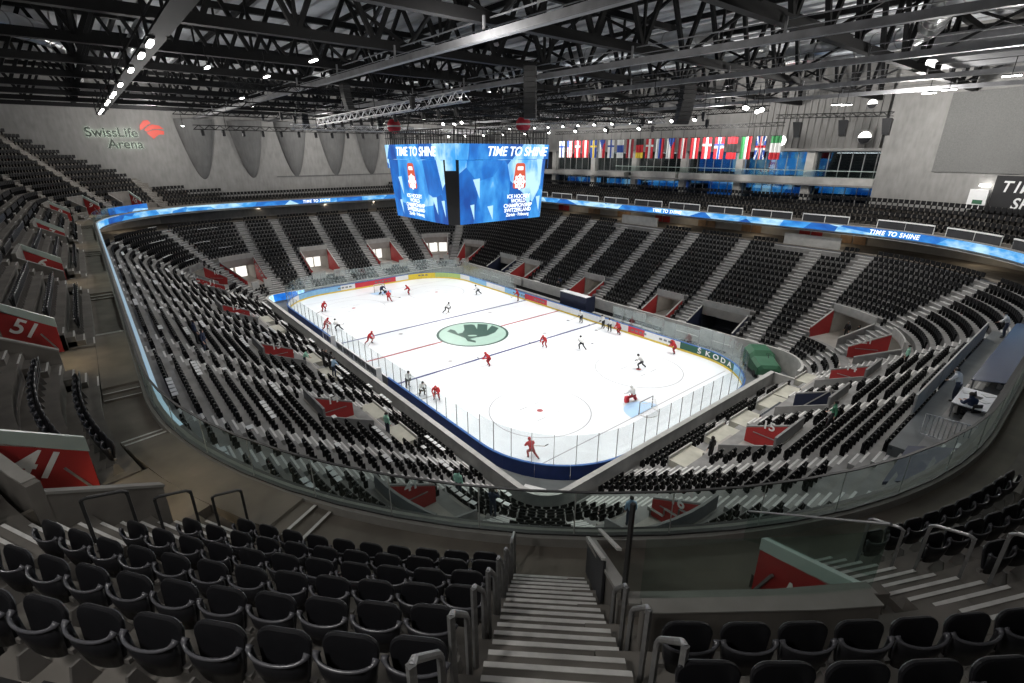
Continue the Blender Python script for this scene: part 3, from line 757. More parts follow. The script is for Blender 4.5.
for q, R, z in stuff:
    p = P(q, R, z); a = ang(q) + PI / 2; c, s_ = math.cos(a), math.sin(a); o = len(big.v)
    big.v += [(p.x + c * x - s_ * y, p.y + s_ * x + c * y, p.z + w) for x, y, w in tmpl.v]
    big.f += [tuple(j + o for j in f) for f in tmpl.f]; big.m += tmpl.m
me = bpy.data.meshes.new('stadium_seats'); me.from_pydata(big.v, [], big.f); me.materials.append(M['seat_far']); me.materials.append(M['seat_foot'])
me.polygons.foreach_set('material_index', big.m)
so = bpy.data.objects.new('stadium_seating', me); COL.objects.link(so)
tag(so, 'thousands of black folding seats in rows filling the stands', 'seats', 'black tip-up seats', 'stuff')
print('SEATS', len(stuff), BN)

# ------------------------------------------------------------------ camera
cd = bpy.data.cameras.new('camera'); cam = bpy.data.objects.new('camera', cd); COL.objects.link(cam)
cd.sensor_width = 36; cd.lens = 497.56 * 36 / 1024; cd.clip_end = 400; cd.clip_start = .05
cam.matrix_world = Matrix(((rgt.x, upv.x, -fwd.x, cam_p.x), (rgt.y, upv.y, -fwd.y, cam_p.y), (rgt.z, upv.z, -fwd.z, cam_p.z), (0, 0, 0, 1)))
SC.camera = cam
vs_ = SC.view_settings; vs_.view_transform = 'Standard'; vs_.look = 'None'; vs_.gamma = 1; vs_.use_curve_mapping = False; vs_.exposure = 0
w = bpy.data.worlds.new('hall'); SC.world = w; w.use_nodes = True
w.node_tree.nodes['Background'].inputs[0].default_value = (.5, .52, .55, 1); w.node_tree.nodes['Background'].inputs[1].default_value = .05

# ------------------------------------------------------------------ rink
HX, HY, RC = 30., 15., 7.6
SX, SY, AL = 2 * (HX - RC), 2 * (HY - RC), PI / 2 * RC
PER = 2 * SX + 2 * SY + 4 * AL
def rr(s, off=0.):
    """point on the rink outline at arc length s (from the near goal end, lower corner, counter-clockwise), pushed out by off"""
    s %= PER; r = RC
    for k, (L, c, a0) in enumerate(((SY, None, 0), (AL, (HX - r, HY - r), 0), (SX, None, 1), (AL, (-HX + r, HY - r), 1), (SY, None, 2), (AL, (-HX + r, -HY + r), 2), (SX, None, 3), (AL, (HX - r, -HY + r), 3))):
        if s <= L + 1e-9:
            if c:
                a = a0 * PI / 2 + s / L * PI / 2; return Vector((c[0] + (r + off) * math.cos(a), c[1] + (r + off) * math.sin(a), 0)), a
            p = [(HX + off, -HY + r + s), (HX - r - s, HY + off), (-HX - off, HY - r - s), (-HX + r + s, -HY - off)][a0]
            return Vector((*p, 0)), a0 * PI / 2
        s -= L
SN0 = SY + AL; SW0 = SN0 + SX + AL; SS0 = SW0 + SY + AL           # arc length where the long far, far end and long near sides start
def sN(x): return SN0 + HX - RC - x
def sW(y): return SW0 + HY - RC - y
def sS(x): return SS0 + x + HX - RC
NS = 240
ice = MB(); ice.add([rr(PER * i / NS)[0] + Vector((0, 0, .02)) for i in range(NS)] + [rr(PER * i / NS)[0] + Vector((0, 0, -.05)) for i in range(NS)],
    [tuple(range(NS))] + [(i, (i + 1) % NS, NS + (i + 1) % NS, NS + i) for i in range(NS)])
iceo = ice.build('floor_ice', M['ice']); struct(iceo)
def mark(name, m_, f, z=.024):
    b = MB(); f(b); b.v = [(x, y, z + w) for x, y, w in b.v]; return b.build(name, m_, iceo)
def strip(b, x0, x1, y0, y1): b.add([(x0, y0, 0), (x1, y0, 0), (x1, y1, 0), (x0, y1, 0)], [(0, 1, 2, 3)])
def annulus(b, c, r0, r1, a0=0., a1=2 * PI, n=64):
    vs = []
    for i in range(n + 1):
        a = a0 + (a1 - a0) * i / n
        vs += [(c[0] + r0 * math.cos(a), c[1] + r0 * math.sin(a), 0), (c[0] + r1 * math.cos(a), c[1] + r1 * math.sin(a), 0)]
    b.add(vs, [(2 * i, 2 * i + 1, 2 * i + 3, 2 * i + 2) for i in range(n)])
def disc(b, c, r, n=32): b.add([(c[0] + r * math.cos(2 * PI * i / n), c[1] + r * math.sin(2 * PI * i / n), 0) for i in range(n)], [tuple(range(n))])
mark('centre_line', M['line_red'], lambda b: strip(b, -.15, .15, -HY, HY))
for x in (-7.14, 7.14): mark('blue_line', M['line_blue'], lambda b: strip(b, x - .15, x + .15, -HY, HY))
for x in (-26, 26): mark('goal_line', M['line_pale'], lambda b: strip(b, x - .05, x + .05, -13.6, 13.6))
for x in (-20, 20):
    for y in (-7, 7):
        mark('faceoff_circle', M['line_pale'], lambda b: annulus(b, (x, y), 4.42, 4.5))
        mark('faceoff_spot', M['line_red'], lambda b: disc(b, (x, y), .27))
        mark('hash_marks', M['line_pale'], lambda b: [strip(b, x + sx * 1.2 - .04, x + sx * 1.2 + .04, y + sy * .9 - .5, y + sy * .9 + .5) for sx in (-1, 1) for sy in (-1, 1)])
    for y in (-7, 7): mark('neutral_spot', M['line_pale'], lambda b: disc(b, (x * .282, y), .27))
for s in (-1, 1):
    mark('goal_crease', M['crease'], lambda b: b.add([(s * 26, -1.83, 0), (s * 26, 1.83, 0)] + [(s * (26 - .0) - s * 1.9 * math.sin(PI * i / 14) if True else 0, 1.83 * math.cos(PI * i / 14), 0) for i in range(1, 14)], [tuple([0] + [1] + list(range(2, 15)))]))
# centre circle emblem: pale disc, dark ring, winged arrow
mark('emblem_disc', M['logo_pale'], lambda b: disc(b, (0, 0), 4.5, 64), .027)
mark('emblem_ring', M['logo_dark'], lambda b: (annulus(b, (0, 0), 4.18, 4.5),), .03)
def emblem(b):
    for pts in ([(-2.7, -2.05), (-3.12, -1.25), (-2.39, -1.06), (-1.14, -1.46), (-1.08, -.78), (-1.85, .01), (-3.5, 1.01), (-3.05, 1.94), (-2.59, 2.1), (-.95, 1.35), (1.45, -.33), (1.0, -1.26), (.74, -1.66)],
                [(-.95, 1.35), (-2.66, 2.69), (-1.62, 3.54), (.2, 2.1), (1.82, .85), (1.5, -.36)], [(.2, 2.1), (-.97, 3.77), (.42, 3.8), (1.45, 2.41), (1.82, .85)],
                [(.74, -1.66), (1.0, -1.26), (1.5, -.36), (1.34, -1.43), (2.37, -1.23), (2.84, -1.59), (1.82, -2.02)]):
        b.add([(x, y, 0) for x, y in pts], [tuple(range(len(pts)))])
mark('emblem_dot', M['logo_pale'], lambda b: b.add([(.59 + .5 * math.cos(2 * PI * k / 20) * .75 + .1 * math.sin(2 * PI * k / 20), -.48 + .5 * math.cos(2 * PI * k / 20) * .8 - .3 * math.sin(2 * PI * k / 20), 0) for k in range(20)], [tuple(range(20))]), .036)
mark('emblem_arrow', M['logo_dark'], emblem, .033)

# boards: short sections, each a part; inner face carries the adverts
bo = thing('rink_boards', (0, 0, 0), 'white advertising boards with yellow kick strip around the ice, blue outside', 'boards')
def inner_mat(s):
    s %= PER
    t = [(sN(10), sN(5.2), 'adwhite'), (sN(4.6), sN(1.2), 'adwhite'), (sN(1.2), sN(-2.2), 'adwhite'), (sN(8.6), sN(4.6), 'adyellow'), (sN(15.6), sN(11.6), 'adred'), (sN(-2.2), sN(-6.6), 'adred'), (sN(-6.6), sN(-12), 'adsky'),
         (sN(20), sN(18), 'adwhite'), (sN(25.5) if False else SN0 - 4.4, SN0 + 1.8, 'adgreen'), (SN0 - 10.5, SN0 - 5, 'adsky'),
         (sW(5.6), sW(-1.2), 'adred'), (SW0 - 5.5, sW(6.2), 'adyellow'), (SW0 - 9.6, SW0 - 5.5, 'adlime'), (sW(-6), sW(-6) + 6, 'adsky'), (sN(-17), sN(-21), 'adsky')]
    for a, b_, m_ in t:
        if a <= s <= b_: return m_
    return 'adwhite'
nb = 68; mats = ['adwhite', 'yellow', 'blue', 'adwhite']
for i in range(nb):
    s0, s1 = PER * i / nb, PER * (i + 1) / nb; sm = (s0 + s1) / 2
    if sS(-8.4) < sm < sS(6.6): om = 'rail_grey'
    else: om = 'blue'
    m = MB(); sam = [s0 + .012 + (s1 - s0 - .024) * k / 3 for k in range(4)]
    def sec(o0, o1, z0, z1): return [[rr(s, o)[0] + Vector((0, 0, z)) for o, z in ((o0, z0), (o1, z0), (o1, z1), (o0, z1))] for s in sam]
    m.sweep(sec(.0, .06, .24, 1.04), 0); m.sweep(sec(-.015, .06, .02, .24), 1); m.sweep(sec(.06, .14, -.05, 1.04), 2); m.sweep(sec(-.02, .16, 1.04, 1.10), 3)
    m.build('board_panel', [M[inner_mat(sm)], M['yellow'], M[om], M['adblue' if om == 'blue' else 'adwhite']], bo)
for j, ch in enumerate('ŠKODA'):
    s = SN0 - 3.6 + (4 - j) * 1.05 - .3; p, a = rr(s, -.03); p.z = .64
    text_obj(ch, .8, .008, M['adwhite'], 'lettering', bo, frame_mtx(p, (math.sin(a), -math.cos(a), 0), (0, 0, 1)), sx=1.25)
# blurred emblem patches on the adverts
m = MB()
for s, w_ in ((sN(18.7), .5), (sN(10.8), .4)):
    p, a = rr(s, -.02); p.z = .64
    d = Vector((-math.sin(a), math.cos(a), 0)); up = Vector((0, 0, 1))
    m.add([p + d * (.36 * math.cos(t_)) + up * (.36 * math.sin(t_)) for t_ in (2 * PI * k / 20 for k in range(20))], [tuple(range(20))])
m.build('round_mark', M['adred'], bo)
m = MB()
for s, n_ in ((sN(17.4), 3), (sN(13.6), 4), (sN(-4.4), 4), (sN(-9), 5), (sW(2.2), 5), (sW(-4.5), 4), (SN0 - 7.8, 4), (SW0 - 2.4, 3)):
    for k in range(n_):
        p, a = rr(s + (k - n_ / 2) * .62, -.02); d = Vector((-math.sin(a), math.cos(a), 0)); up = Vector((0, 0, 1)); p.z = .62
        m.add([p - d * .22 - up * .1, p + d * .22 - up * .1, p + d * .2 + up * .14, p - d * .2 + up * .14], [(0, 1, 2, 3)])
m.build('advert_bars', M['rail_grey'], bo)
# protective glass with posts
gl = thing('rink_glass', (0, 0, 1.1), 'tall clear safety glass panes with slim posts above the rink boards', 'glass')
npn = 110
for i in range(npn):
    s0, s1 = PER * i / npn, PER * (i + 1) / npn; sm = (s0 + s1) / 2
    if sN(10.2) < sm < sN(-9.6): continue
    side = SN0 < sm < SN0 + SX or SS0 < sm < SS0 + SX
    h = 2.35 if not side else 1.9
    m = MB(); m.sweep([[rr(s, o)[0] + Vector((0, 0, z)) for o, z in ((.055, .0), (.067, .0), (.067, h), (.055, h))] for s in (s0 + .02, sm, s1 - .02)])
    m.build('glass_pane', M['rglass'], gl)
    p, a = rr(s0, .08); m = MB(); m.box((p.x, p.y, h / 2 + .0), (.05, .035, h + .04), 0, a); m.build('post', M['galv'], gl)

# goals
def goal(x, sg, lab):
    g = thing('hockey_goal', (x, 0, .02), lab, 'goal', rz=0 if sg > 0 else PI)
    m = MB(); m.tube([(0, -.92, 0), (0, -.92, 1.2), (0, .92, 1.2), (0, .92, 0)], .045, 8); m.build('goal_frame', M['rail_grey'], g)
    m = MB(); arc = [(1.12 * math.sin(PI * k / 12) ** .6 if 0 < k < 12 else 0, -.92 * math.cos(PI * k / 12), 0) for k in range(13)]
    m.tube([(a, b_, .04) for a, b_, c in arc], .05, 6); m.tube([(a * .45, b_, 1.18) for a, b_, c in arc], .03, 6); m.build('base_frame', M['adwhite'], g)
    m = MB()
    for k in range(13):
        m.bar((arc[k][0], arc[k][1], .04), (arc[k][0] * .45, arc[k][1], 1.18), .012)
    for j in range(1, 8):
        z = .04 + 1.14 * j / 8; f = 1 - .55 * j / 8
        for k in range(12): m.bar((arc[k][0] * f, arc[k][1], z), (arc[k + 1][0] * f, arc[k + 1][1], z), .012)
    m.build('net', M['adwhite'], g)
goal(26, 1, 'near hockey goal with white net and grey posts behind the white goalkeeper'); goal(-26, -1, 'far hockey goal with white net close to the far end boards')

# players' benches on the far side, scorekeeper box, bench fence on the near side
for x0, x1, lab in ((-12.4, -1.6, 'long players bench on the far side, left of the dark scorekeeper box'), (4.6, 15.4, 'long players bench on the far side, right of the dark scorekeeper box')):
    o = thing('players_bench', ((x0 + x1) / 2, 17.2, 0), lab, 'bench')
    h = (x1 - x0) / 2
    m = MB(); m.box((0, 0, .5), (2 * h, .4, .06)); m.build('seat_plank', M['lowall'], o)
    m = MB(); m.box((0, .35, .8), (2 * h, .06, .5)); m.build('backrest', M['seat_far'], o)
    for k in range(5):
        m = MB(); m.box((-h + .3 + k * (2 * h - .6) / 4, 0, .23), (.08, .35, .46)); m.build('leg', M['galv'], o)
o = thing('scorekeeper_box', (1.4, 17.3, 0), 'dark blue scorekeeper booth between the two far players benches', 'booth')
m = MB(); m.box((0, -.9, 1.35), (5.0, .1, 2.3)); m.box((-2.5, 0, 1.35), (.1, 1.8, 2.3)); m.box((2.5, 0, 1.35), (.1, 1.8, 2.3)); m.box((0, .9, 1.2), (5, .1, 2.0)); m.build('wall', M['navy'], o)
m = MB(); m.box((0, -.5, 2.54), (5.1, 1.0, .08)); m.build('counter', M['adwhite'], o)
bf = thing('bench_fence', (-.9, -15.6, 0), 'low grey barred fence and white gate panels of the near side penalty benches', 'fence')
for k in range(16):
    m = MB(); m.bar((-7.4 + k * .98, 0, 0), (-7.4 + k * .98, 0, 1.5), .07); m.build('post', M['adwhite'] if k % 3 == 0 else M['galv'], bf)
m = MB(); m.bar((-7.5, 0, 1.5), (7.5, 0, 1.5), .08); m.bar((-7.5, 0, .8), (7.5, 0, .8), .06); m.build('rail', M['galv'], bf)
m = MB(); m.box((0, -.55, .45), (14.6, .4, .08)); m.build('seat_plank', M['adblue'], bf)
for x, lab in ((-4.2, 'white stanchion of the near penalty bench, farther one'), (7.2, 'white stanchion of the near penalty bench, nearer one')):
    m = MB(); m.box((0, 0, 1.1), (.14, .5, 2.2)); m.bar((0, -.25, .2), (0, .25, .2), .2); m.bar((0, -.2, 2.2), (0, .2, 2.2), .18)
    o = m.build('bench_stanchion', M['adwhite']); o.location = (x, -16.1 + .2, 0); tag(o, lab, 'post')

# ice resurfacer parked beyond the far right corner
zb = thing('ice_resurfacer', (28.3, 16.3, 0), 'green covered ice resurfacing machine parked beyond the rink corner', 'vehicle', rz=math.radians(135)); zb.scale = (1., 1., 1.)
def loft(secs, mi=0):
    m = MB(); m.sweep(secs, mi); return m
def rsec(x, w_, z0, z1, ch=.3): return [(x, -w_, z0), (x, w_, z0), (x, w_, z1 - ch), (x, w_ - ch, z1), (x, -w_ + ch, z1), (x, -w_, z1 - ch)]
loft([rsec(-2.2, .9, .45, 1.2), rsec(-2.0, 1.15, .45, 1.5), rsec(-.2, 1.2, .45, 1.75), rsec(.2, 1.25, .45, 2.25, .45), rsec(1.8, 1.25, .45, 2.3, .45), rsec(2.3, 1.05, .5, 1.7, .4)]).build('body', M['mach_green'], zb)
m = MB(); m.box((0, 0, .38), (4.2, 2.2, .3)); m.build('chassis', M['black'], zb)
for x, y in ((-1.4, 1.05), (-1.4, -1.05), (1.4, 1.05), (1.4, -1.05)):
    m = MB(); m.tube([(x, y - .14, .36), (x, y + .14, .36)], .36, 16); m.build('wheel', M['black'], zb)
m = MB(); m.box((-2.6, 0, .3), (.8, 2.1, .5)); m.build('conditioner', M['lowall'], zb)
m = MB(); m.tube([(-.7, -.3, 1.75), (-.5, -.3, 2.1)], .03, 6); m.tube([(-.5 + .0, -.3 + .2 * math.cos(t_), 2.1 + .1 * math.sin(t_)) for t_ in (2 * PI * k / 12 for k in range(12))], .02, 6, closed=True); m.build('steering_wheel', M['black'], zb)
# LED strip on the wall by the far left rink corner
m = MB(); ring(m, qW(-10.5), qc(5, 80), [(1.93, .25), (2.03, .25), (2.03, 1.3), (1.93, 1.3)], step=.8); tag(m.build('perimeter_screen', M['ledblue']), 'bright blue LED perimeter strip in the far left ice corner', 'screen')
m = MB(); m.box((27.95, -14.95, .04), (1.5, 1.1, .05), 0, .5); o = m.build('floor_panel', M['cloth_white']); tag(o, 'white flat board lying on the floor in the near rink corner', 'board')

# ------------------------------------------------------------------ outer walls
m = MB(); m.box((-51.7, 0, 21.5), (.6, 130, 24)); struct(m.build('wall_west', M['wallc']))
m = MB(); m.box((-51.37, 14, 17.15), (.12, 40, .18)); struct(m.build('vomitory_and_trim_2', M['wallpod']))
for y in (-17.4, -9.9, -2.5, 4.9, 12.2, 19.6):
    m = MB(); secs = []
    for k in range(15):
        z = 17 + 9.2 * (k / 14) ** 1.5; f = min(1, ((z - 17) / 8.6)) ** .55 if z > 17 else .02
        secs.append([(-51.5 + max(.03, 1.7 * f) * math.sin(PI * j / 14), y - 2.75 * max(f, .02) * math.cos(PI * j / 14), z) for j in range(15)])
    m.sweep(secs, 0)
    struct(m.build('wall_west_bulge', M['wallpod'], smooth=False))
# wall sign
sg = thing('wall_sign', (-51.38, -28.2, 23.5), 'backlit SwissLife Arena lettering on the grey concrete wall at left', 'sign')
def wl(txt, size, y, z, m1, dx, name, off=0.):
    o = text_obj(txt, size, .02, m1, name, sg, frame_mtx((dx, y, z), (0, 1, 0), (0, 0, 1)))
    return o
for m1, dx, nm in ((M['sign_halo'], .03, 'halo'), (M['sign_dark'], .12, 'lettering')):
    k = 1.0
    wl('SwissLife', 1.75, -.1, .45, m1, dx, nm); wl('Arena', 1.75, 1.25, -1.15, m1, dx, nm)
for o in sg.children:
    if o.name.startswith('halo'):        # a wider backlit outline behind the letters
        bm = bmesh.new(); bm.from_mesh(o.data); bm.normal_update()
        for v in bm.verts: v.co += Vector((v.normal.x, v.normal.y, 0)) * .10
        bm.to_mesh(o.data); bm.free()
m = MB()
for pts in ([(3.35, .95), (3.5, 1.75), (4.1, 2.45), (4.75, 2.55), (5.1, 2.1), (4.5, 1.75), (3.9, 1.2)],
            [(3.95, 1.0), (4.5, 1.55), (5.2, 1.9), (6.2, 1.75), (6.75, 1.2), (5.9, 1.25), (5.1, 1.15), (4.3, .75)],
            [(4.2, .6), (4.9, .95), (5.7, 1.1), (6.7, .9), (6.6, .35), (5.9, .35), (5.35, -.05), (5.0, -.35), (4.6, .1)]):
    m.prism([(.1, y * .92 + .35, z * .92) for y, z in pts], (.06, 0, 0))
m.build('curved_mark', M['sign_red'], sg)

# far long side: suites
FX = [-27.7, -17.4, -8.1, 1.4, 10.5, 19.9, 28.9]
m = MB(); m.box((-3, 44.4, 23), (90, .4, 21)); struct(m.build('wall_north', M['suite_dark']))
m = MB()
for x0, x1, zt, zb in ((-42, -9.6, 18.05, 17.2), (-7.6, .6, 18.3, 17.0), (1.2, 29.6, 18.25, 17.4)):
    m.box(((x0 + x1) / 2, 40.2, (zt + zb) / 2), (x1 - x0, 1.4, zt - zb))
struct(m.build('vomitory_and_trim_3', M['lowall']))
m = MB(); m.box((-6, 41.8, 21.55), (72, 4.6, .3)); m.box((-6, 41.8, 17.3), (72, 4.8, .2)); m.box((-6, 41.5, 13.1), (72, 6, .2)); struct(m.build('ceiling_suites', M['wallc']))
for x in FX[:-1] + [-37]:
    m = MB(); m.box((x, 40.6, 17.4), (1.0, .8, 8.4)); struct(m.build('wall_pier', M['lowall']))
m = MB(); m.box((30.2, 41.5, 20.5), (2.2, 5, 16)); struct(m.build('wall_suite_end', M['wallc']))
# ribbed wall above the suites
m = MB(); m.box((-8, 41.4, 27.5), (80, .5, 11.7)); 
for k in range(27): m.box((10.6 + k * .78, 41.1, 25.2), (.16, .3, 7.2))
struct(m.build('wall_north_upper', M['wallc']))
wn = 0
inner = {0: ['d', 'b'], 1: ['d', 'b'], 2: ['d', 'b'], 3: ['b', 'b2'], 4: ['b2', 'b'], 5: ['w', 'b3']}
for i in range(6):
    x0, x1 = FX[i] + .5, FX[i + 1] - .5; W = x1 - x0
    for lv, (z0, z1) in enumerate(((13.3, 17.2), (18.0, 21.4))):
        wn += 1; kind = inner[i][1 - lv]
        o = MB(); n_ = 6
        for k in range(n_ + 1): o.box((x0 + W * k / n_, 41.2, (z0 + z1) / 2), (.09, .09, z1 - z0))
        o.box(((x0 + x1) / 2, 41.2, z1 - .06), (W, .1, .12)); o.box(((x0 + x1) / 2, 41.2, z0 + .1), (W, .1, .2))
        fo = o.build('window_%d' % wn, M['galv']); struct(fo)
        g = MB(); g.box(((x0 + x1) / 2, 41.25, (z0 + z1) / 2), (W, .03, z1 - z0)); g.build('pane', M['wglass'], fo)
        # blue LED reflections put in as glowing panels on the back wall of the suite
        if kind.startswith('b'):
            w0, w1, zz0, zz1 = {'b': (.05, .98, z0 + .5, z1 - .2), 'b2': (.3, .95, z0 + .3, z1 - .1), 'b3': (.02, .98, z1 - 1.1, z1 - .3)}[kind]
            if lv == 0 and kind == 'b': zz0, zz1 = z1 - 1.6, z1 - .5
            s_ = MB(); s_.box((x0 + W * (w0 + w1) / 2, 43.4, (zz0 + zz1) / 2), (W * (w1 - w0), .1, zz1 - zz0))
            tag(s_.build('suite_reflection_glow', M['screen']), 'blue glowing panel for LED reflections in the %s suite, %s window bay from the right' % ('lower' if lv == 0 else 'upper', ORD[6 - i]), 'screen', 'suite reflection panels')
        else:
            s_ = MB(); s_.box(((x0 + x1) / 2, 43.0, z1 - .25), (W * .6, .4, .06))
            tag(s_.build('suite_lamp', M['lampsoft']), 'ceiling lamp inside the %s suite, %s window bay from the right' % ('lower' if lv == 0 else 'upper', ORD[6 - i]), 'lamp', 'suite lamps')
m = MB(); m.box((9, 39.55, 18.62), (41, .04, .75)); struct(m.build('window_20', M['glass']))
m = MB(); m.box((9, 39.55, 19.03), (41, .1, .08)); struct(m.build('vomitory_and_trim_4', M['mint']))
for x, z, r, lab in ((25.3, 26.6, .55, 'half glowing round disc high on the ribbed concrete wall'), (25.3, 22.9, .75, 'half glowing round disc low on the ribbed concrete wall'), (15.5, 22.7, .7, 'bright round disc right of the flags')):
    o = thing('round_disc', (x, 40.9, z), lab, 'window')  # round discs with a glowing face, lower half dark on two
    m = MB(); m.tube([(r * math.cos(t_), 0, r * math.sin(t_)) for t_ in (2 * PI * k / 24 for k in range(24))], .06, 6, closed=True); m.build('window_frame', M['galv'], o)
    m = MB(); m.add([(r * math.cos(PI * k / 12), .02, r * math.sin(PI * k / 12)) for k in range(13)], [tuple(range(13))]); m.build('lit_half', M['lampsoft'], o)
    m = MB(); m.add([(r * math.cos(PI + PI * k / 12), .02, r * math.sin(PI + PI * k / 12)) for k in range(13)], [tuple(range(13))]); m.build('lower_half', M['lampsoft'] if x < 20 else M['suite_dark'], o)

# right concrete wall with acoustic panel, banner and exit box
m = MB(); ring(m, QT, QT + qc(1, 91), [(24.6, 12.4), (25.2, 12.4), (25.2, 34), (24.6, 34)], 0, step=.6)
struct(m.build('wall_east', M['wallc']))
m = MB(); ring(m, qc(1, 20), qc(1, 78), [(24.45, 19.25), (24.65, 19.25), (24.65, 27), (24.45, 27)], 0, step=.5)
ap = m.build('acoustic_panel', M['panel']); tag(ap, 'large flat grey acoustic panel on the right concrete wall', 'panel')
bq0, bq1 = qc(1, 44), qc(1, 63.6)
ban = thing('wall_banner', P((bq0 + bq1) / 2, 24.4, 17.3), 'black banner with pale TIME TO SHINE lettering at the right wall', 'banner')
m = MB(); ring(m, bq0, bq1, [(24.3, 15.4), (24.4, 15.4), (24.4, 19.1), (24.3, 19.1)], 0, step=.5); m.v = [tuple(Vector(v) - ban.location) for v in m.v]; m.build('cloth', M['banner'], ban)
for txt, dz, qoff in (('TIME TO', .75, 62.4), ('SHINE', -.75, 59.5)):
    q = qc(1, qoff); 
    for j, ch in enumerate(txt):
        if ch == ' ': continue
        qj = q - j * .92 / uscale(q, 24.3) - .3; a = ang(qj)
        text_obj(ch, 1.45, .005, M['adwhite'], 'lettering', ban, frame_mtx(P(qj, 24.27, 17.3 + dz) - ban.location, (math.sin(a), -math.cos(a), 0), (0, 0, 1)), shear=.2)
q = qc(1, 66); o = thing('wall_box', P(q, 24.3, 16.7), 'pale white cabinet with small dark sign left of the black banner', 'cabinet', rz=ang(q))
m = MB(); m.box((-.1, 0, 0), (.25, 1.7, 2.0)); m.build('casing', M['adwhite'], o)
m = MB(); m.box((-.24, -.1, -.2), (.04, .9, .4)); m.build('sign_plate', M['mach_green'], o)
q = qc(1, 65.4); m = MB(); m.box((0, 0, 0), (.3, .8, .2), 0, ang(q)); l = m.build('wall_lamp', M['lamp']); l.location = P(q, 24.2, 18.1); tag(l, 'small bright wall lamp above the white cabinet at right', 'lamp')
m = MB(); m.box((0, 0, 0), (1.0, .3, .22)); l = m.build('wall_lamp', M['lamp']); l.location = (28.3, 40.2, 21.15); tag(l, 'small bright wall lamp at the right end of the upper suites', 'lamp')
# unseen sides close the hall behind the tall stands
m = MB(); m.box((0, -56, 20), (130, .5, 30)); struct(m.build('wall_south', M['wallc']))

# ------------------------------------------------------------------ roof
m = MB(); m.box((0, 0, 33.6), (150, 130, .3))
for k in range(64): m.box((0, -62 + k * 2., 33.35), (150, .5, .22))
struct(m.build('ceiling', M['deck']))
TX = [-46, -37, -28, -19, -10, -1, 8, 17, 26, 35, 44]
for i, x in enumerate(TX):
    tr = thing('roof_truss', (x, 0, 27.2), 'black steel roof truss spanning across the rink, %s from the sign wall' % onum(i + 1), 'truss', 'black roof trusses')
    for z, w_ in ((0, .5), (4.6, .45)):
        m = MB(); m.box((0, 0, z), (w_, 100, w_)); m.build('chord', M['steel'], tr)
    n_ = 22; dy = 100 / n_
    for k in range(n_):
        y0 = -50 + k * dy
        m = MB(); m.bar((0, y0, 0), (0, y0 + dy / 2, 4.6), .26, .26); m.build('diagonal', M['steel'], tr)
        m = MB(); m.bar((0, y0 + dy / 2, 4.6), (0, y0 + dy, 0), .26, .26); m.build('diagonal', M['steel'], tr)
    for k in range(0, n_, 2):
        m = MB(); m.bar((.0, -50 + k * dy, 0), (0, -50 + k * dy, 4.6), .16); m.build('upright', M['steel'], tr)
for k, y in enumerate([-44, -36, -28, -20, -12, -4, 4, 12, 20, 28, 36]):
    m = MB(); m.box((0, 0, 0), (110, .3, .4)); o = m.build('roof_purlin', M['steel']); o.location = (-2, y, 32.4); tag(o, 'dark purlin under the roof deck along the rink, %s from the left' % onum(k + 1), 'beam', 'roof purlins')
    # cross bracing between trusses, hanging below the deck
for k, y in enumerate([-32, -16, 0, 16, 32]):
    o = thing('bracing_truss', (0, y, 29), 'black cross bracing between the roof trusses, %s line from the left' % onum(k + 1), 'truss', 'roof bracing')
    for a, b in zip(TX, TX[1:]):
        m = MB(); m.bar((a, 0, -1.7), (b, 0, 2.6), .18); m.build('brace', M['steel'], o)
        m = MB(); m.bar((a, 0, 2.6), (b, 0, -1.7), .18); m.build('brace', M['steel'], o)
CW = [(-17.2, 26.2), (-6.0, 26.2), (5.5, 26.4), (18.5, 26.5), (28, 26.5)]
for k, (y, z) in enumerate(CW):
    o = thing('catwalk_beam', (0, y, z), 'grey lengthwise catwalk beam hung under the roof trusses, %s from the left' % onum(k + 1), 'catwalk', 'catwalk beams')
    m = MB(); m.box((-2, 0, 0), (98, .36, .1)); m.box((-2, .18, .14), (98, .05, .3)); m.box((-2, -.18, .14), (98, .05, .3)); m.build('tray', M['rail_grey'], o)
    m = MB(); m.box((-2, .5, 1.0), (98, .06, .06)); m.box((-2, .5, .6), (98, .04, .04)); m.build('handrail', M['rail_grey'], o)
    for x in TX:
        m = MB(); m.bar((x + .4, 0, 0), (x + .4, 0, 27.2 - z), .1); m.build('hanger', M['rail_grey'], o)
# ducts
def duct(pts, r, lab):
    o = thing('air_duct', pts[0], lab, 'duct'); p0 = Vector(pts[0]); L = []
    m = MB(); m.tube([Vector(p) - p0 for p in pts], r, 20); m.build('pipe', M['duct'], o, True)
    for a, b in zip(pts, pts[1:]):
        a, b = Vector(a), Vector(b); n_ = max(1, int((b - a).length / 3))
        for k in range(n_):
            c = a.lerp(b, (k + .5) / n_) - p0; d = (b - a).normalized() * .05
            m = MB(); m.tube([c - d, c + d], r * 1.04, 20); m.build('seam_ring', M['galv'], o)
def bend(a, b, c, n=7):
    a, b, c = Vector(a), Vector(b), Vector(c); return [tuple((a * (1 - t) ** 2 + b * 2 * t * (1 - t) + c * t * t)) for t in (k / n for k in range(n + 1))]
duct([(-44, 8.6, 30.2), (-10, 8.6, 30.2), (23, 8.6, 30.2)], .75, 'long silver ventilation duct in the roof above the far half of the rink')
duct([(24, 20, 29.6)] + bend((29, 20, 29.6), (34, 20.5, 29.6), (36.2, 14, 29.6)) + bend((37, 11, 29.6), (38.5, 6, 29.6), (44, 6, 29.6)), .8, 'big bent silver ventilation duct in the roof at upper right')
duct([(-40, 19.5, 30.4), (22, 19.5, 30.4)], .65, 'straight silver ventilation duct in the roof near the flags')
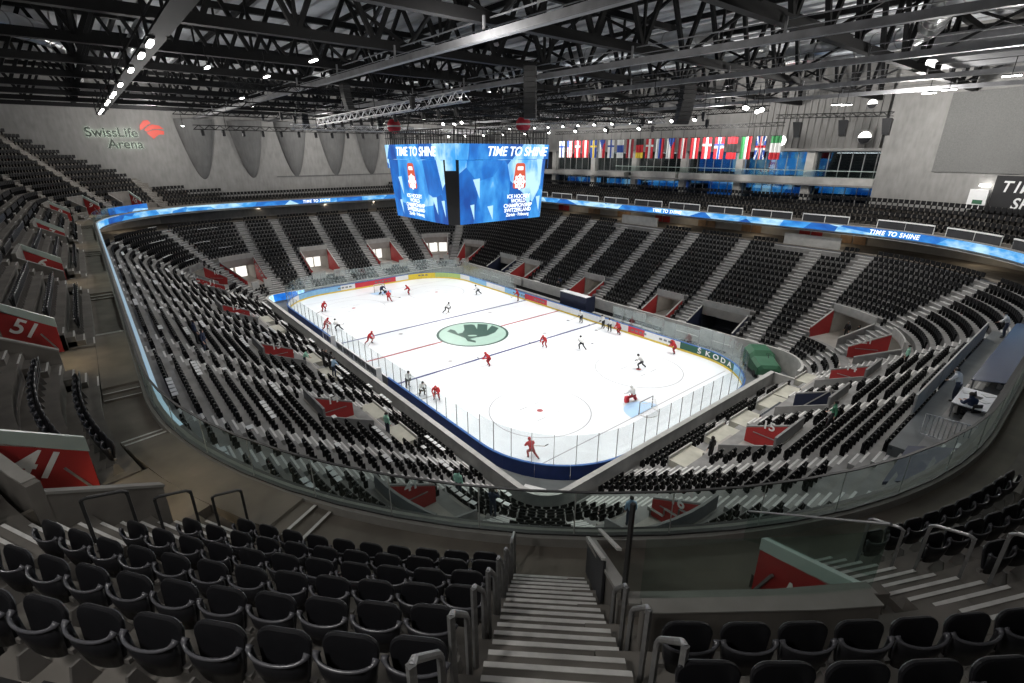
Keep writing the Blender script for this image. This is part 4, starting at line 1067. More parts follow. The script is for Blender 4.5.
duct([(-44, -31, 29.8), (-22, -31.5, 29.8)] + bend((-14, -32, 29.8), (-6, -33, 29.8), (-4, -39, 29.8)), .8, 'bent silver ventilation duct in the roof at upper left')
duct([(-44, -27, 30.6), (-6, -27, 30.6)], .5, 'thin silver ventilation duct in the roof at upper left')
m = MB(); m.box((38, 24, 29.0), (9, 7, 1.6)); m.box((38, 24, 28.1), (9.4, 7.4, .12)); o = m.build('air_handling_unit', M['rail_grey']); tag(o, 'large grey air handling box hung in the roof at upper right', 'box')

# ------------------------------------------------------------------ scoreboard
sb = thing('scoreboard', (-1.1, .7, 18.15), 'large four sided LED scoreboard hanging over centre ice', 'scoreboard')
HT, HB, OT, OB = 5.75, 5.45, 6.9, 6.3       # half width and offset, top and bottom
def face_pt(k, u, z):                       # u -1..1 to the reader's right, z -1..1
    t_ = (z + 1) / 2; hw = HB + (HT - HB) * t_; of = OB + (OT - OB) * t_
    x, y = [(of, u * hw), (-u * hw, of), (-of, -u * hw), (u * hw, -of)][k]
    return Vector((x, y, z * 3.85))
def face_frame(k, u, z, out=.06):
    p = face_pt(k, u, z); r = (face_pt(k, 1, z) - face_pt(k, -1, z)).normalized(); up = (face_pt(k, u, 1) - face_pt(k, u, -1)).normalized(); n = r.cross(up)
    return frame_mtx(p + n * out, r, up), n
for k in range(4):
    m = MB()
    def slab(u0, u1, z0, z1, out0, out1):
        _, n = face_frame(k, 0, 0)
        a = [face_pt(k, u0, z0), face_pt(k, u1, z0), face_pt(k, u1, z1), face_pt(k, u0, z1)]
        m.sweep([[p + n * out0 for p in a], [p + n * out1 for p in a]])
    slab(-1, 1, -1, .60, -.3, .02); m.build('main_screen', M['screen'], sb)
    m = MB(); slab(-1.04, 1.04, .62, 1, -.3, .12); m.build('top_screen', M['screen'], sb)
    F, n = face_frame(k, .28 if k % 2 == 0 else .10, .81, .15); text_obj('TIME TO SHINE', 1.25, .005, M['ledwhite'], 'lettering', sb, F, shear=.25, sx=.95)
    # tournament mark: orange rounded badge with a white star-flake, text below
    uc = .38 if k % 2 == 0 else -.15
    F, n = face_frame(k, uc, .12, .05); b = MB()
    pts = []
    for a0, cx_, cy_ in ((0, .38, 1.25), (90, -.38, 1.25), (180, -.62, -.75), (270, .62, -.75)):
        for j in range(5): a = math.radians(a0 + 22.5 * j); pts.append((cx_ + .3 * math.cos(a), cy_ + .3 * math.sin(a), 0))
    b.add(pts, [tuple(range(len(pts)))]); o = b.build('tournament_badge', M['ledred'], sb); o.matrix_basis = F
    F, n = face_frame(k, uc, .12, .07); b = MB()
    for j in range(4):
        a = PI * j / 4; d = Vector((math.cos(a), math.sin(a), 0)); q = Vector((-d.y, d.x, 0)); c = Vector((0, -.35, 0))
        b.add([c - d * .8 - q * .1, c + d * .8 - q * .1, c + d * .8 + q * .1, c - d * .8 + q * .1], [(0, 1, 2, 3)])
        for s_ in (-1, 1):
            e = c + d * .55 * s_; b.add([e + q * .3, e + d * .3 * s_, e - q * .3, e - d * .05 * s_], [(0, 1, 2, 3)])
    b.add([(-.4, .85, 0), (.4, .85, 0), (.4, 1.2, 0), (-.4, 1.2, 0)], [(0, 1, 2, 3)])
    o = b.build('badge_flake', M['ledwhite'], sb); o.matrix_basis = F
    for j, (tx, sz) in enumerate((('ICE HOCKEY', .5), ('WORLD', .5), ('CHAMPIONSHIP', .5), ('SWITZERLAND', .5), ('Zürich · Fribourg', .42))):
        F, n = face_frame(k, uc, -.36 - .125 * j, .05); text_obj(tx, sz * 1.12, .003, M['ledwhite'], 'lettering', sb, F)
    # pale shards of the artwork
    b = MB(); rnd = random.Random(k + 3)
    for u, z, w_, h_ in ((.86, .30, 1.1, 3.4), (.62, -.55, 1.0, 1.8), (.9, -.6, .7, 1.7), (-.62, -.1, 1.0, 2.0), (-.3, -.75, .9, 1.5), (-.72, -.7, .6, 1.6)):
        p = face_pt(k, u, z); r = (face_pt(k, 1, z) - face_pt(k, -1, z)).normalized(); up = (face_pt(k, u, 1) - face_pt(k, u, -1)).normalized(); q = r.cross(up)
        c = p + q * .035
        b.add([c - r * w_ * .5 + up * h_ * .45, c + r * w_ * .35 + up * h_ * .5, c + r * w_ * .32 - up * h_ * .5], [(0, 1, 2)])
    m_ = M.get('shard') or mat('led_pale_blue', (.05, .05, .06), .5, emit=(.45, .75, .95), estr=1.2); M['shard'] = m_
    b.build('screen_shards', m_, sb)
m = MB()
for k in range(4):                           # dark chamfered corners
    a0, a1, b0, b1 = face_pt(k, 1.0, -1), face_pt(k, 1.0, 1), face_pt((k + 1) % 4, -1.0, -1), face_pt((k + 1) % 4, -1.0, 1)
    c0 = (a0 + b0) * .42; c1 = (a1 + b1) * .42
    m.add([a0, b0, b1, a1], [(0, 1, 2, 3)])
m.add([face_pt(k, u, -1) for k in range(4) for u in (-1, 1)], [tuple(range(8))]); m.add([face_pt(k, u, 1) for k in range(4) for u in (-1, 1)], [tuple(range(8))])
m.build('housing', M['black'], sb)
for k in range(4):
    m = MB(); a, b_ = face_pt(k, 1.04, .62), face_pt((k + 1) % 4, -1.04, .62); a1, b1 = face_pt(k, 1.04, 1), face_pt((k + 1) % 4, -1.04, 1)
    n = Vector((a.x + b_.x, a.y + b_.y, 0)).normalized() * .1
    m.add([a.lerp(b_, .08) + n - Vector((0, 0, 1.0)), a.lerp(b_, .92) + n - Vector((0, 0, 1.0)), a1.lerp(b1, .92) + n, a1.lerp(b1, .08) + n], [(0, 1, 2, 3)]); m.build('corner_screen', M['screen'], sb)
m = MB()
for k in range(4):
    for j in range(25):
        p = face_pt(k, -1 + 2 * j / 24, 1) * 1.0; m.bar(p, p + Vector((0, 0, 1.3)), .07)
    m.bar(face_pt(k, -1.04, 1) + Vector((0, 0, 1.3)), face_pt(k, 1.04, 1) + Vector((0, 0, 1.3)), .12)
    m.bar(face_pt(k, -1.04, 1) + Vector((0, 0, .65)), face_pt(k, 1.04, 1) + Vector((0, 0, .65)), .08)
m.build('service_fence', M['black'], sb)
for x in (-5, 5):
    for y in (-5, 5):
        m = MB(); m.bar((x, y, 3.9), (x * .8, y * .8, 9.3), .09); m.build('hanging_cable', M['steel'], sb)

# ------------------------------------------------------------------ lighting rigs, lamps, loudspeakers
def box_truss(a, b, w_=.5, m_='alu', lab='', name='lighting_truss', drops=()):
    a, b = Vector(a), Vector(b); d = (b - a); L = d.length; d /= L
    s_ = d.cross(Vector((0, 0, 1))).normalized() * w_ / 2; u = Vector((0, 0, w_ / 2))
    o = thing(name, a, lab, 'truss')
    for i, j in ((1, 1), (1, -1), (-1, 1), (-1, -1)):
        m = MB(); m.bar(s_ * i + u * j, s_ * i + u * j + d * L, .07); m.build('chord', M[m_], o)
    m = MB(); n_ = int(L / w_ / 1.2)
    for k in range(n_):
        p, q = d * (L * k / n_), d * (L * (k + 1) / n_); f = 1 if k % 2 else -1
        for i in (1, -1): m.bar(p + s_ * i + u * f, q + s_ * i - u * f, .04)
        m.bar(p + u + s_ * f, q + u - s_ * f, .04); m.bar(p - u + s_ * f, q - u - s_ * f, .04)
    m.build('lattice', M[m_], o); 
    for t_ in drops:
        p = d * (L * t_); m = MB(); m.bar(p, p + Vector((0, 0, 27.2 - (a + d * L * t_).z)), .04); m.build('hanging_cable', M['steel'], o)
    return o
box_truss((-9, -12.6, 24.2), (19, -13.2, 24.6), .6, 'alu', 'silver lattice lighting truss along the rink, before the scoreboard', drops=(.1, .5, .9))
box_truss((-26, 13, 24.3), (16, 13, 24.3), .6, 'alu', 'silver lattice lighting truss behind the scoreboard', drops=(.1, .5, .9))
box_truss((-30, -21, 24.2), (-30, 16, 24.2), .5, 'steel', 'black lighting truss across the far end in front of the grey wall', drops=(.1, .35, .65, .9))
box_truss((-14, -14, 23.9), (-14, 14, 23.9), .5, 'alu', 'silver lattice truss across the rink beyond the scoreboard', drops=(.1, .9))
box_truss((14, -14, 24.2), (14, 14, 24.2), .5, 'steel', 'black lighting truss across the rink on our side of the scoreboard', drops=(.1, .9))
box_truss((-20, 33, 24.4), (19, 33, 24.4), .4, 'steel', 'black truss carrying the row of hanging flags', drops=(.1, .5, .9))
box_truss((17.5, 34, 25.3), (29.6, 34, 25.0), .4, 'steel', 'short black truss with loudspeakers before the ribbed wall', drops=(.1, .9))
box_truss((-26, 22, 25.4), (22, 22, 25.4), .5, 'steel', 'black lighting truss above the far long stand', drops=(.1, .5, .9))
def fixture(name, lab, cat, pos, aim, r=.16, L=.45, lens='lamp', group=None, hang=0.):
    o = thing(name, pos, lab, cat, group)
    d = (Vector(aim) - Vector(pos)).normalized()
    m = MB(); m.tube([-d * L * .5, -d * L * .1, d * L * .5], [r * .7, r, r], 10); m.build('housing', M['black'], o)
    up = Vector((0, 0, 1)); s_ = d.cross(up).normalized()
    x = s_; y = d.cross(x)
    m = MB(); m.add([d * (L * .5 + .01) + (x * math.cos(2 * PI * j / 12) + y * math.sin(2 * PI * j / 12)) * r * .85 for j in range(12)], [tuple(range(12))]); m.build('lens', M[lens], o)
    m = MB(); m.bar((0, 0, 0), (0, 0, hang or r + .22), .05); m.bar(s_ * (r + .02) + Vector((0, 0, 0)), s_ * (r + .02) + Vector((0, 0, r + .1)), .03); m.build('yoke', M['steel'], o)
    return o
for k in range(15):
    y = -20 + k * 2.4; fixture('hanging_spotlight', 'black spotlight hanging from the far end truss, %s from the left' % onum(k + 1), 'spotlight', (-30.23, y, 23.6), (-29.7, y, 10), .2, .8, 'suite_dark', 'far end spotlights')
for k in range(12):
    x = -7 + k * 2.2; fixture('hanging_spotlight', 'black spotlight under the silver truss before the scoreboard, %s from the left' % onum(k + 1), 'spotlight', (x, -12.8, 23.75), (x, -9, 0), .15, .5, 'lampsoft' if k % 3 == 0 else 'suite_dark', 'spotlights before the scoreboard')
for k in range(14):
    x = -25 + k * 3; fixture('hanging_floodlight', 'bright floodlight above the far long stand, %s from the left' % onum(k + 1), 'floodlight', (x, 21.76, 24.8), (x * .8 + 4, -4, 0), .24, .45, 'lamp', 'far side floodlights')
for k in range(9):
    x = -24 + k * 4.6; fixture('hanging_floodlight', 'bright floodlight on the silver truss behind the scoreboard, %s from the left' % onum(k + 1), 'floodlight', (x, 13.26, 23.7), (x * .8 + 5, -6, 0), .22, .4, 'lamp', 'floodlights behind the scoreboard')
for k, (x, y) in enumerate(((-14, 6), (-14, 9), (-13.4, 7.4), (22.5, 16.5), (23.2, 17.2), (22.8, 15.6), (24.6, 15.2))):
    fixture('hanging_floodlight', 'bright floodlight of a small cluster under the roof, %s from the left' % onum(k + 1), 'floodlight', (x, y, 24.9 + .3 * (k % 2)), (x + 14, y - 22, 6), .24, .4, 'lamp', 'clustered floodlights', hang=2.2)
# tube lamps on the catwalks: pairs of short white tubes
tb = [((12.5, -26.5, 25.7), 'left of the scoreboard, high'), ((11.6, -23.1, 25.6), 'right of the topmost left pair'), ((-6, -20.5, 25.8), 'below the bracing at left'), ((-17, -17, 25.9), 'near the leftmost wall bulge'), ((-28, -22.4, 24.2), 'above the sign mark'),
      ((26.9, 25.8, 25.6), 'before the ribbed wall'), ((27.4, 26.8, 25.6), 'second one before the ribbed wall'), ((36.3, 22, 25.9), 'above the acoustic panel'), ((35.2, 21.3, 25.7), 'second one above the acoustic panel'), ((41, 14.3, 25.8), 'at the right edge'), ((18, -22.4, 25.8), 'top left of the scoreboard')]
for k, (p, w_) in enumerate(tb):
    o = thing('hanging_tube_lamp', p, 'short bright tube lamp under the roof, %s' % w_, 'lamp')
    m = MB(); m.box((0, 0, .08), (1.0, .18, .1)); m.build('housing', M['black'], o)
    m = MB(); m.box((0, 0, .0), (.95, .14, .07)); m.build('tube', M['lamp'], o)
    m = MB(); m.bar((0, 0, .1), (0, 0, 26.95 - p[2]), .04); m.build('hanger', M['steel'], o)
# LED line on the left catwalk
lc = thing('catwalk_beam', (0, -30.2, 25.2), 'black catwalk at left carrying a line of bright LED tubes', 'catwalk')
m = MB(); m.box((-2, .3, .3), (64, .7, .1)); m.box((-2, .65, .9), (64, .06, .06)); m.box((-2, -.05, .9), (64, .06, .06)); m.build('walkway', M['steel'], lc)
for x in range(-32, 31, 9):
    m = MB(); m.bar((x, .65, .2), (x, .65, 2.0), .12); m.bar((x, -.05, .2), (x, -.05, 2.0), .12); m.build('hanger', M['steel'], lc)
k = 0
for x in (-29, -25.5, -22, -14, -10.5, -5.5, -2.5, 4, 12, 17.5, 21):
    k += 1; o = thing('hanging_led_tube', (x, -30.1, 25.3), 'bright LED tube on the left catwalk, %s from its far end' % onum(k), 'lamp', 'LED line on the left catwalk')
    m = MB(); m.box((0, 0, 0), (1.7 if x < 10 else 1.3, .16, .1)); m.build('tube', M['lamp'], o)
    m = MB(); m.box((0, 0, .1), (1.8, .2, .1)); m.build('housing', M['black'], o)
# loudspeakers
def line_array(pos, n_, w_, h_, lab, rz=0., tilt=.05):
    o = thing('hanging_loudspeaker', pos, lab, 'loudspeaker', rz=rz)
    for k in range(n_):
        m = MB(); off = -.02 * k * k * tilt * 8
        m.prism([(-w_ / 2, -.28 + off, -h_ * k), (w_ / 2, -.28 + off, -h_ * k), (w_ / 2 * .9, .28 + off, -h_ * k), (-w_ / 2 * .9, .28 + off, -h_ * k)], (0, -.015 * k, -h_ * .93)); m.build('cabinet', M['black'], o)
    m = MB(); m.box((0, 0, .12), (w_, .5, .1)); m.bar((0, 0, .1), (0, 0, 27.0 - pos[2]), .06); m.build('rigging_frame', M['steel'], o)
line_array((18.4, -7.2, 28.3 - 1.4), 10, .95, .34, 'tall black loudspeaker array hanging before the scoreboard', math.radians(225))
line_array((5.6, -15.6, 26.2), 6, .8, .3, 'black loudspeaker array hanging left above the scoreboard', math.radians(180))
line_array((19.5, 11.2, 26.9), 9, 1.5, .36, 'wide dark loudspeaker array hanging right of the scoreboard', math.radians(250))
line_array((-24, -9, 26.0), 6, .8, .3, 'black loudspeaker array near the far wall bulges, left one', math.radians(90))
line_array((-24, 1.5, 26.0), 6, .8, .3, 'black loudspeaker array near the far wall bulges, right one', math.radians(90))
for k, x in enumerate((20.1, 25.0, 29.2)):
    o = thing('hanging_wedge_speaker', (x, 34, 24.6), 'black wedge loudspeaker under the short truss, %s' % ('left one', 'middle one', 'right one')[k], 'loudspeaker')
    m = MB(); m.prism([(-.45, -.3, 0), (.45, -.3, 0), (.3, .2, -1.6), (-.3, .2, -1.6)], (0, .55, -.1)); m.build('cabinet', M['black'], o)
    m = MB(); m.bar((0, 0, 0), (0, 0, .35), .08); m.build('bracket', M['steel'], o)
hr = random.Random(11)
for k in range(36):
    x, y = hr.uniform(-30, 22), hr.choice([-13, -5, 3, 13, 22, 30]) + hr.uniform(-1, 1); z = hr.uniform(24.2, 26.4)
    o = thing('hanging_hoist', (x, y, z), 'small black chain hoist hanging on a thin cable under the roof', 'hoist', 'chain hoists')
    m = MB(); m.box((0, 0, 0), (.3, .3, .6)); m.box((0, 0, -.4), (.18, .18, .25)); m.build('housing', M['black'], o)
    m = MB(); m.bar((0, 0, .3), (0, 0, 27 - z), .035); m.build('cable', M['steel'], o)
for k, (a, b) in enumerate((((-28, -5, 25.0), (20, -5, 25.0)), ((-28, 3.5, 25.2), (24, 3.5, 25.2)), ((-10, -24, 25.6), (-10, 30, 25.6)), ((4, -24, 25.8), (4, 30, 25.8)), ((-22, -24, 25.4), (-22, 30, 25.4)))):
    box_truss(a, b, .45, 'steel', 'black rigging truss under the roof, %s of five' % ['left lengthwise one', 'right lengthwise one', 'middle crosswise one', 'nearest crosswise one', 'farthest crosswise one'][k], drops=(.1, .4, .7, .95))
# red round emblems hanging above the scoreboard
for k, (x, y) in enumerate(((-8, -4.5), (4.5, 4.2))):
    o = thing('hanging_emblem', (x, y, 24.0), 'red round hanging emblem above the scoreboard, %s one' % ('left', 'right')[k], 'emblem')
    m = MB(); m.lathe([(0, -.8), (.45, -.7), (.75, -.25), (.75, .25), (.45, .7), (0, .8)], n=16); m.build('ball', M['adred'], o)
    m = MB(); m.lathe([(.77, -.08), (.79, 0), (.77, .08)], n=16); m.build('band', M['adwhite'], o)
    m = MB(); m.bar((0, 0, .75), (0, 0, 3.2), .03); m.build('hanging_cable', M['steel'], o)

# ------------------------------------------------------------------ flags
FL = {k: mat('flag_' + k, c, .8, noise=.06, scale=3) for k, c in dict(red=(.5, .02, .03), white=(.72, .72, .7), blue=(.03, .08, .35), yellow=(.75, .55, .05), green=(.04, .25, .08), black=(.02, .02, .02), darkred=(.3, .02, .03)).items()}
def flag(k, x, spec, lab):
    o = thing('hanging_flag', (x, 33, 23.1), lab, 'flag', 'hanging flags')
    W, H, kind, cols = 1.35, 2.7, spec[0], spec[1:]
    nx, nz = 14, 10; m = MB()
    def col(u, v):
        if kind == 'v': return int(min(len(cols) - 1, u * len(cols)))
        if kind == 'h': return int(min(len(cols) - 1, v * len(cols)))
        if kind == 'cross': return 1 if abs(u - .5) < .11 or abs(v - .36) < .08 else 0
        if kind == 'cross2': return 2 if abs(u - .5) < .05 or abs(v - .36) < .04 else (1 if abs(u - .5) < .13 or abs(v - .36) < .1 else 0)
        if kind == 'stripe': return int(u * 13) % 2 if v > .42 or u < .0 else (2 if u < .5 else int(u * 13) % 2)
        if kind == 'disc': return 1 if (u - .5) ** 2 + ((v - .5) * 2) ** 2 < .07 else 0
        if kind == 'tri': return 2 if v < .5 - abs(u - .5) else (0 if u < .5 else 1)
        if kind == 'union': return 1 if abs(u - .5) < .08 or abs(v - .5) < .05 else (2 if abs(u - .5) < .15 or abs(v - .5) < .09 or abs(abs(u - .5) - abs(v - .5)) < .07 else 0)
        return 0
    vs = [(-W / 2 + W * i / nx, .07 * math.sin(i * 1.3 + k), -H * j / nz) for j in range(nz + 1) for i in range(nx + 1)]
    off = 0
    for j in range(nz):
        for i in range(nx):
            a = j * (nx + 1) + i; m.f.append((a, a + 1, a + nx + 2, a + nx + 1)); m.m.append(col((i + .5) / nx, (j + .5) / nz))
    m.v = vs; m.build('cloth', [FL[c] for c in cols], o)
    m = MB(); m.bar((-W / 2 - .1, 0, .03), (W / 2 + .1, 0, .03), .05); m.bar((0, 0, 0), (0, 0, 1.1), .03); m.build('pole', M['steel'], o)
for k, (sp, d) in enumerate([(('cross', 'white', 'blue'), 'white with blue'), (('stripe', 'red', 'white', 'blue'), 'red and white striped'), (('cross', 'red', 'white'), 'red with white'), (('v', 'red', 'white', 'red'), 'red, white and red with three bands'),
        (('cross', 'blue', 'yellow'), 'blue with yellow cross'), (('tri', 'white', 'red', 'blue'), 'white and red with blue wedge'), (('cross', 'white', 'blue'), 'white with blue cross'), (('h', 'white', 'blue', 'white'), 'white with blue band'),
        (('v', 'darkred', 'white', 'darkred'), 'dark red and white'), (('h', 'black', 'red', 'yellow'), 'black, red and yellow'), (('cross', 'red', 'white'), 'red with white cross'), (('v', 'white', 'blue', 'red'), 'white, blue and red upright banded'), (('tri', 'white', 'red', 'blue'), 'pale with red and blue wedge'),
        (('v', 'darkred', 'white', 'darkred'), 'deep red with white centre band'), (('v', 'red', 'white', 'red'), 'bright red with broad white centre band'), (('cross', 'red', 'white'), 'red with thin white cross'), (('cross2', 'red', 'white', 'blue'), 'red with white and blue cross'),
        (('h', 'red', 'black', 'red'), 'red with black band'), (('v', 'green', 'white', 'red'), 'green, white and red upright banded'), (('union', 'blue', 'red', 'white'), 'blue with red and white crosses'), (('h', 'green', 'white', 'red'), 'green, white and red level banded')]):
    flag(k, -18.4 + k * 1.84, sp, '%s flag, %s from the left in the hanging row' % (d, onum(k + 1)))

# ------------------------------------------------------------------ stair rails of the near upper tier
def hoop(q, R0, R1, z0, z1, lab, h=1.12, mt='galv', U=None, lev=0.):
    UP = U or globals()['UP']
    o = thing('stair_rail', UP(q, (R0 + R1) / 2, (z0 + z1) / 2), lab, 'handrail')
    a, b = UP(q, R0, z0) - o.location, UP(q, R1, z1) - o.location; u = Vector((0, 0, h))
    top = max(a.z, b.z); a2, b2 = Vector((a.x, a.y, a.z + (top - a.z) * lev)), Vector((b.x, b.y, b.z + (top - b.z) * lev))
    m = MB(); m.bar(a, a2 + u * .97, .045); m.build('post', M[mt], o); m = MB(); m.bar(b, b2 + u * .97, .045); m.build('post', M[mt], o)
    a, b = a2, b2
    m = MB(); d = (b - a) * .12
    m.tube([a + u * .9, a + u * .97 + d * .2, a + u + d, b + u - d, b + u * .97 - d * .2, b + u * .9], .028, 8); m.build('top_bar', M[mt], o)
def uz(R): return 13.48 + .663 * math.floor((R - 20.42) / .875) if R > 20.42 else 13.2
for k in range(7):
    R0 = 20.15 + k * .875; hoop(qc(7, 44.45), R0 + .05, R0 + .6, uz(R0 + .05), uz(R0 + .6), 'steel stair rail on the left edge of the central stairs, %s from the balustrade' % onum(k + 1))
for k in range(5):
    R0 = 22.9 + k * .875; hoop(qc(7, 48.35), R0 + .05, R0 + .6, uz(R0 + .05), uz(R0 + .6), 'steel stair rail on the right edge of the central stairs, %s from the balustrade' % onum(k + 1))
for k in range(3):
    R0 = 20.78 + k * .95; hoop(qc(7, 28.6), R0, R0 + .6, uz(R0), uz(R0 + .6), 'dark stair rail beside the left stairs, %s from the walkway' % onum(k + 1), .82, 'galv_dark', P, .6)
for k in range(3):
    R0 = 20.9 + k * .95; hoop(qc(7, 62.9), R0, R0 + .6, uz(R0), uz(R0 + .6), 'steel stair rail beside the right stairs, %s from the walkway' % onum(k + 1), .95, 'galv', None, .6)
# flat panel and glass beside the central stairs
o = thing('guard_panel', P(qc(7, 48.5), 20.8, 13.3), 'dark guard panel with two pale handrails right of the central stairs', 'guard rail')
m = MB(); a, b = P(qc(7, 48.55), 20.0, 13.2) - o.location, P(qc(7, 48.45), 21.9, 14.5) - o.location; u = Vector((0, 0, .85))
m.prism([a, b, b + u, a + u], (P(qc(7, 48.6), 20) - P(qc(7, 48.5), 20)).normalized() * .04); m.build('panel', M['suite_dark'], o)
m = MB(); m.bar(a + u * 1.05, b + u * 1.05, .07, .035); m.build('handrail', M['lowall'], o)
m = MB(); s_ = (P(qc(7, 49), 20) - P(qc(7, 48), 20)).normalized() * .22; m.bar(a + s_ + u * 1.28, b + s_ + u * 1.28, .07, .035); m.build('handrail', M['lowall'], o)
o = thing('glass_screen', P(qc(7, 48.75), 22.8, 15.6), 'clear glass guard with dark corner post above the vomitory right of the stairs', 'guard rail')
m = MB(); m.bar((0, 0, 0), (0, 0, 1.55), .05); m.build('post', M['galv_dark'], o)
m = MB(); m.sweep([[P(q, R, z) - o.location for R, z in ((22.79, 15.6), (22.81, 15.6), (22.81, 16.6), (22.79, 16.6))] for q in [qc(7, 49.3 + k) for k in range(9)]]); m.build('pane', M['glass'], o)
m = MB(); q = qc(7, 57.6); n_ = (P(q + .01, 21) - P(q, 21)).normalized() * .02
m.prism([P(q, 20.0, 13.9) - o.location, P(q, 22.7, 15.7) - o.location, P(q, 22.7, 16.6) - o.location, P(q, 20.0, 14.6) - o.location], n_); m.build('pane', M['glass'], o)
m = MB(); m.tube([P(q, 20.0, 14.6) - o.location, P(q, 22.7, 16.6) - o.location], .02, 6); m.build('handrail', M['galv'], o)

# ------------------------------------------------------------------ commentators' platform in the right stand
m = MB(); m.box((45.75, 3.2, 9.0), (3.0, 23.6, .2)); m.box((44.35, 3.2, 8.6), (.1, 23.6, .8)); m.box((45.75, -8.5, 8.4), (3.0, .1, 1.3)); struct(m.build('floor_commentary', M['event']))
o = thing('parapet_panel', (44.1, 4, 9.1), 'long pale panel wall along the front of the commentary platform', 'panel')
for k in range(7):
    m = MB(); m.box((0, -7.4 + k * 2.5, .55), (.08, 2.44, 1.1)); m.build('panel', M['lowall'], o)
o = thing('covered_desk', (46.1, 7.2, 9.1), 'long commentary desk under a smooth dark blue cover', 'desk')
m = MB(); m.prism([(-.75, -7.2, .95), (.8, -7.2, 1.25), (.8, -7.2, 1.29), (-.75, -7.2, .99)], (0, 14.4, 0)); m.build('cover', mat('cover_blue', (.035, .05, .095), .22, noise=.25, scale=.25, spec=.7), o)
for y in (-7, -3.5, 0, 3.5, 7):
    for x in (-.65, .7): m = MB(); m.box((x, y, .47), (.07, .07, .94)); m.build('leg', M['galv'], o)
o = thing('commentary_desk', (45.9, -2.2, 9.1), 'white commentary desk with papers at the end of the platform', 'desk')
m = MB(); m.box((0, 0, .78), (1.3, 2.6, .05)); m.build('desk_top', M['adwhite'], o); m = MB(); m.box((-.6, 0, .55), (.05, 2.6, .5)); m.build('front_panel', M['lowall'], o)
for y in (-1.2, 1.2):
    for x in (-.55, .55): m = MB(); m.box((x, y, .38), (.06, .06, .76)); m.build('leg', M['galv'], o)
for k, (x, y, rz) in enumerate(((45.6, -1.6, .3), (46.2, -2.3, -.4), (45.8, -3.0, .1), (46.3, -1.3, .7))):
    m = MB(); m.box((0, 0, 0), (.5, .36, .02)); oo = m.build('paper_sheet', M['cloth_white']); oo.location = (x, y, 9.1 + .82); oo.rotation_euler = (0, 0, rz); tag(oo, 'white paper sheet on the commentary desk, %s' % ('nearest the ice', 'beside the commentator', 'at the near end', 'at the back')[k], 'paper')
m = MB(); m.prism([(-.17, 0, 0), (.17, 0, 0), (.17, .08, .24), (-.17, .08, .24)], (0, .015, 0)); m.box((0, -.12, .01), (.34, .24, .02)); oo = m.build('laptop', M['black']); oo.location = (45.9, -2.0, 9.1 + .83); oo.rotation_euler = (0, 0, 1.4); tag(oo, 'open black laptop on the white commentary desk', 'laptop')
o = thing('crowd_barrier', (46.0, -6.6, 9.1), 'silver barred crowd barrier at the near end of the commentary platform', 'barrier', rz=.12)
m = MB(); m.tube([(-1.1, 0, .15), (-1.1, 0, 1.15), (1.1, 0, 1.15), (1.1, 0, .15)], .03, 8, closed=True); m.build('frame', M['alu'], o)
for k in range(13): m = MB(); m.bar((-.95 + k * .158, 0, .15), (-.95 + k * .158, 0, 1.15), .035); m.build('bar', M['alu'], o)
m = MB(); m.sweep([[(44.9, -11.6, 8.75), (46.7, -11.6, 9.9), (46.7, -8.6, 9.95), (44.9, -8.6, 9.2)], [(44.9, -11.6, 8.9), (46.7, -11.6, 10.05), (46.7, -8.6, 10.1), (44.9, -8.6, 9.35)]]); o = m.build('cover_sheet', M['navy']); tag(o, 'dark navy cover sheet spread over seats beside the crowd barrier', 'cover')

# ------------------------------------------------------------------ people
def lerp3(a, b, t): return tuple(a[i] + (b[i] - a[i]) * t for i in range(3))
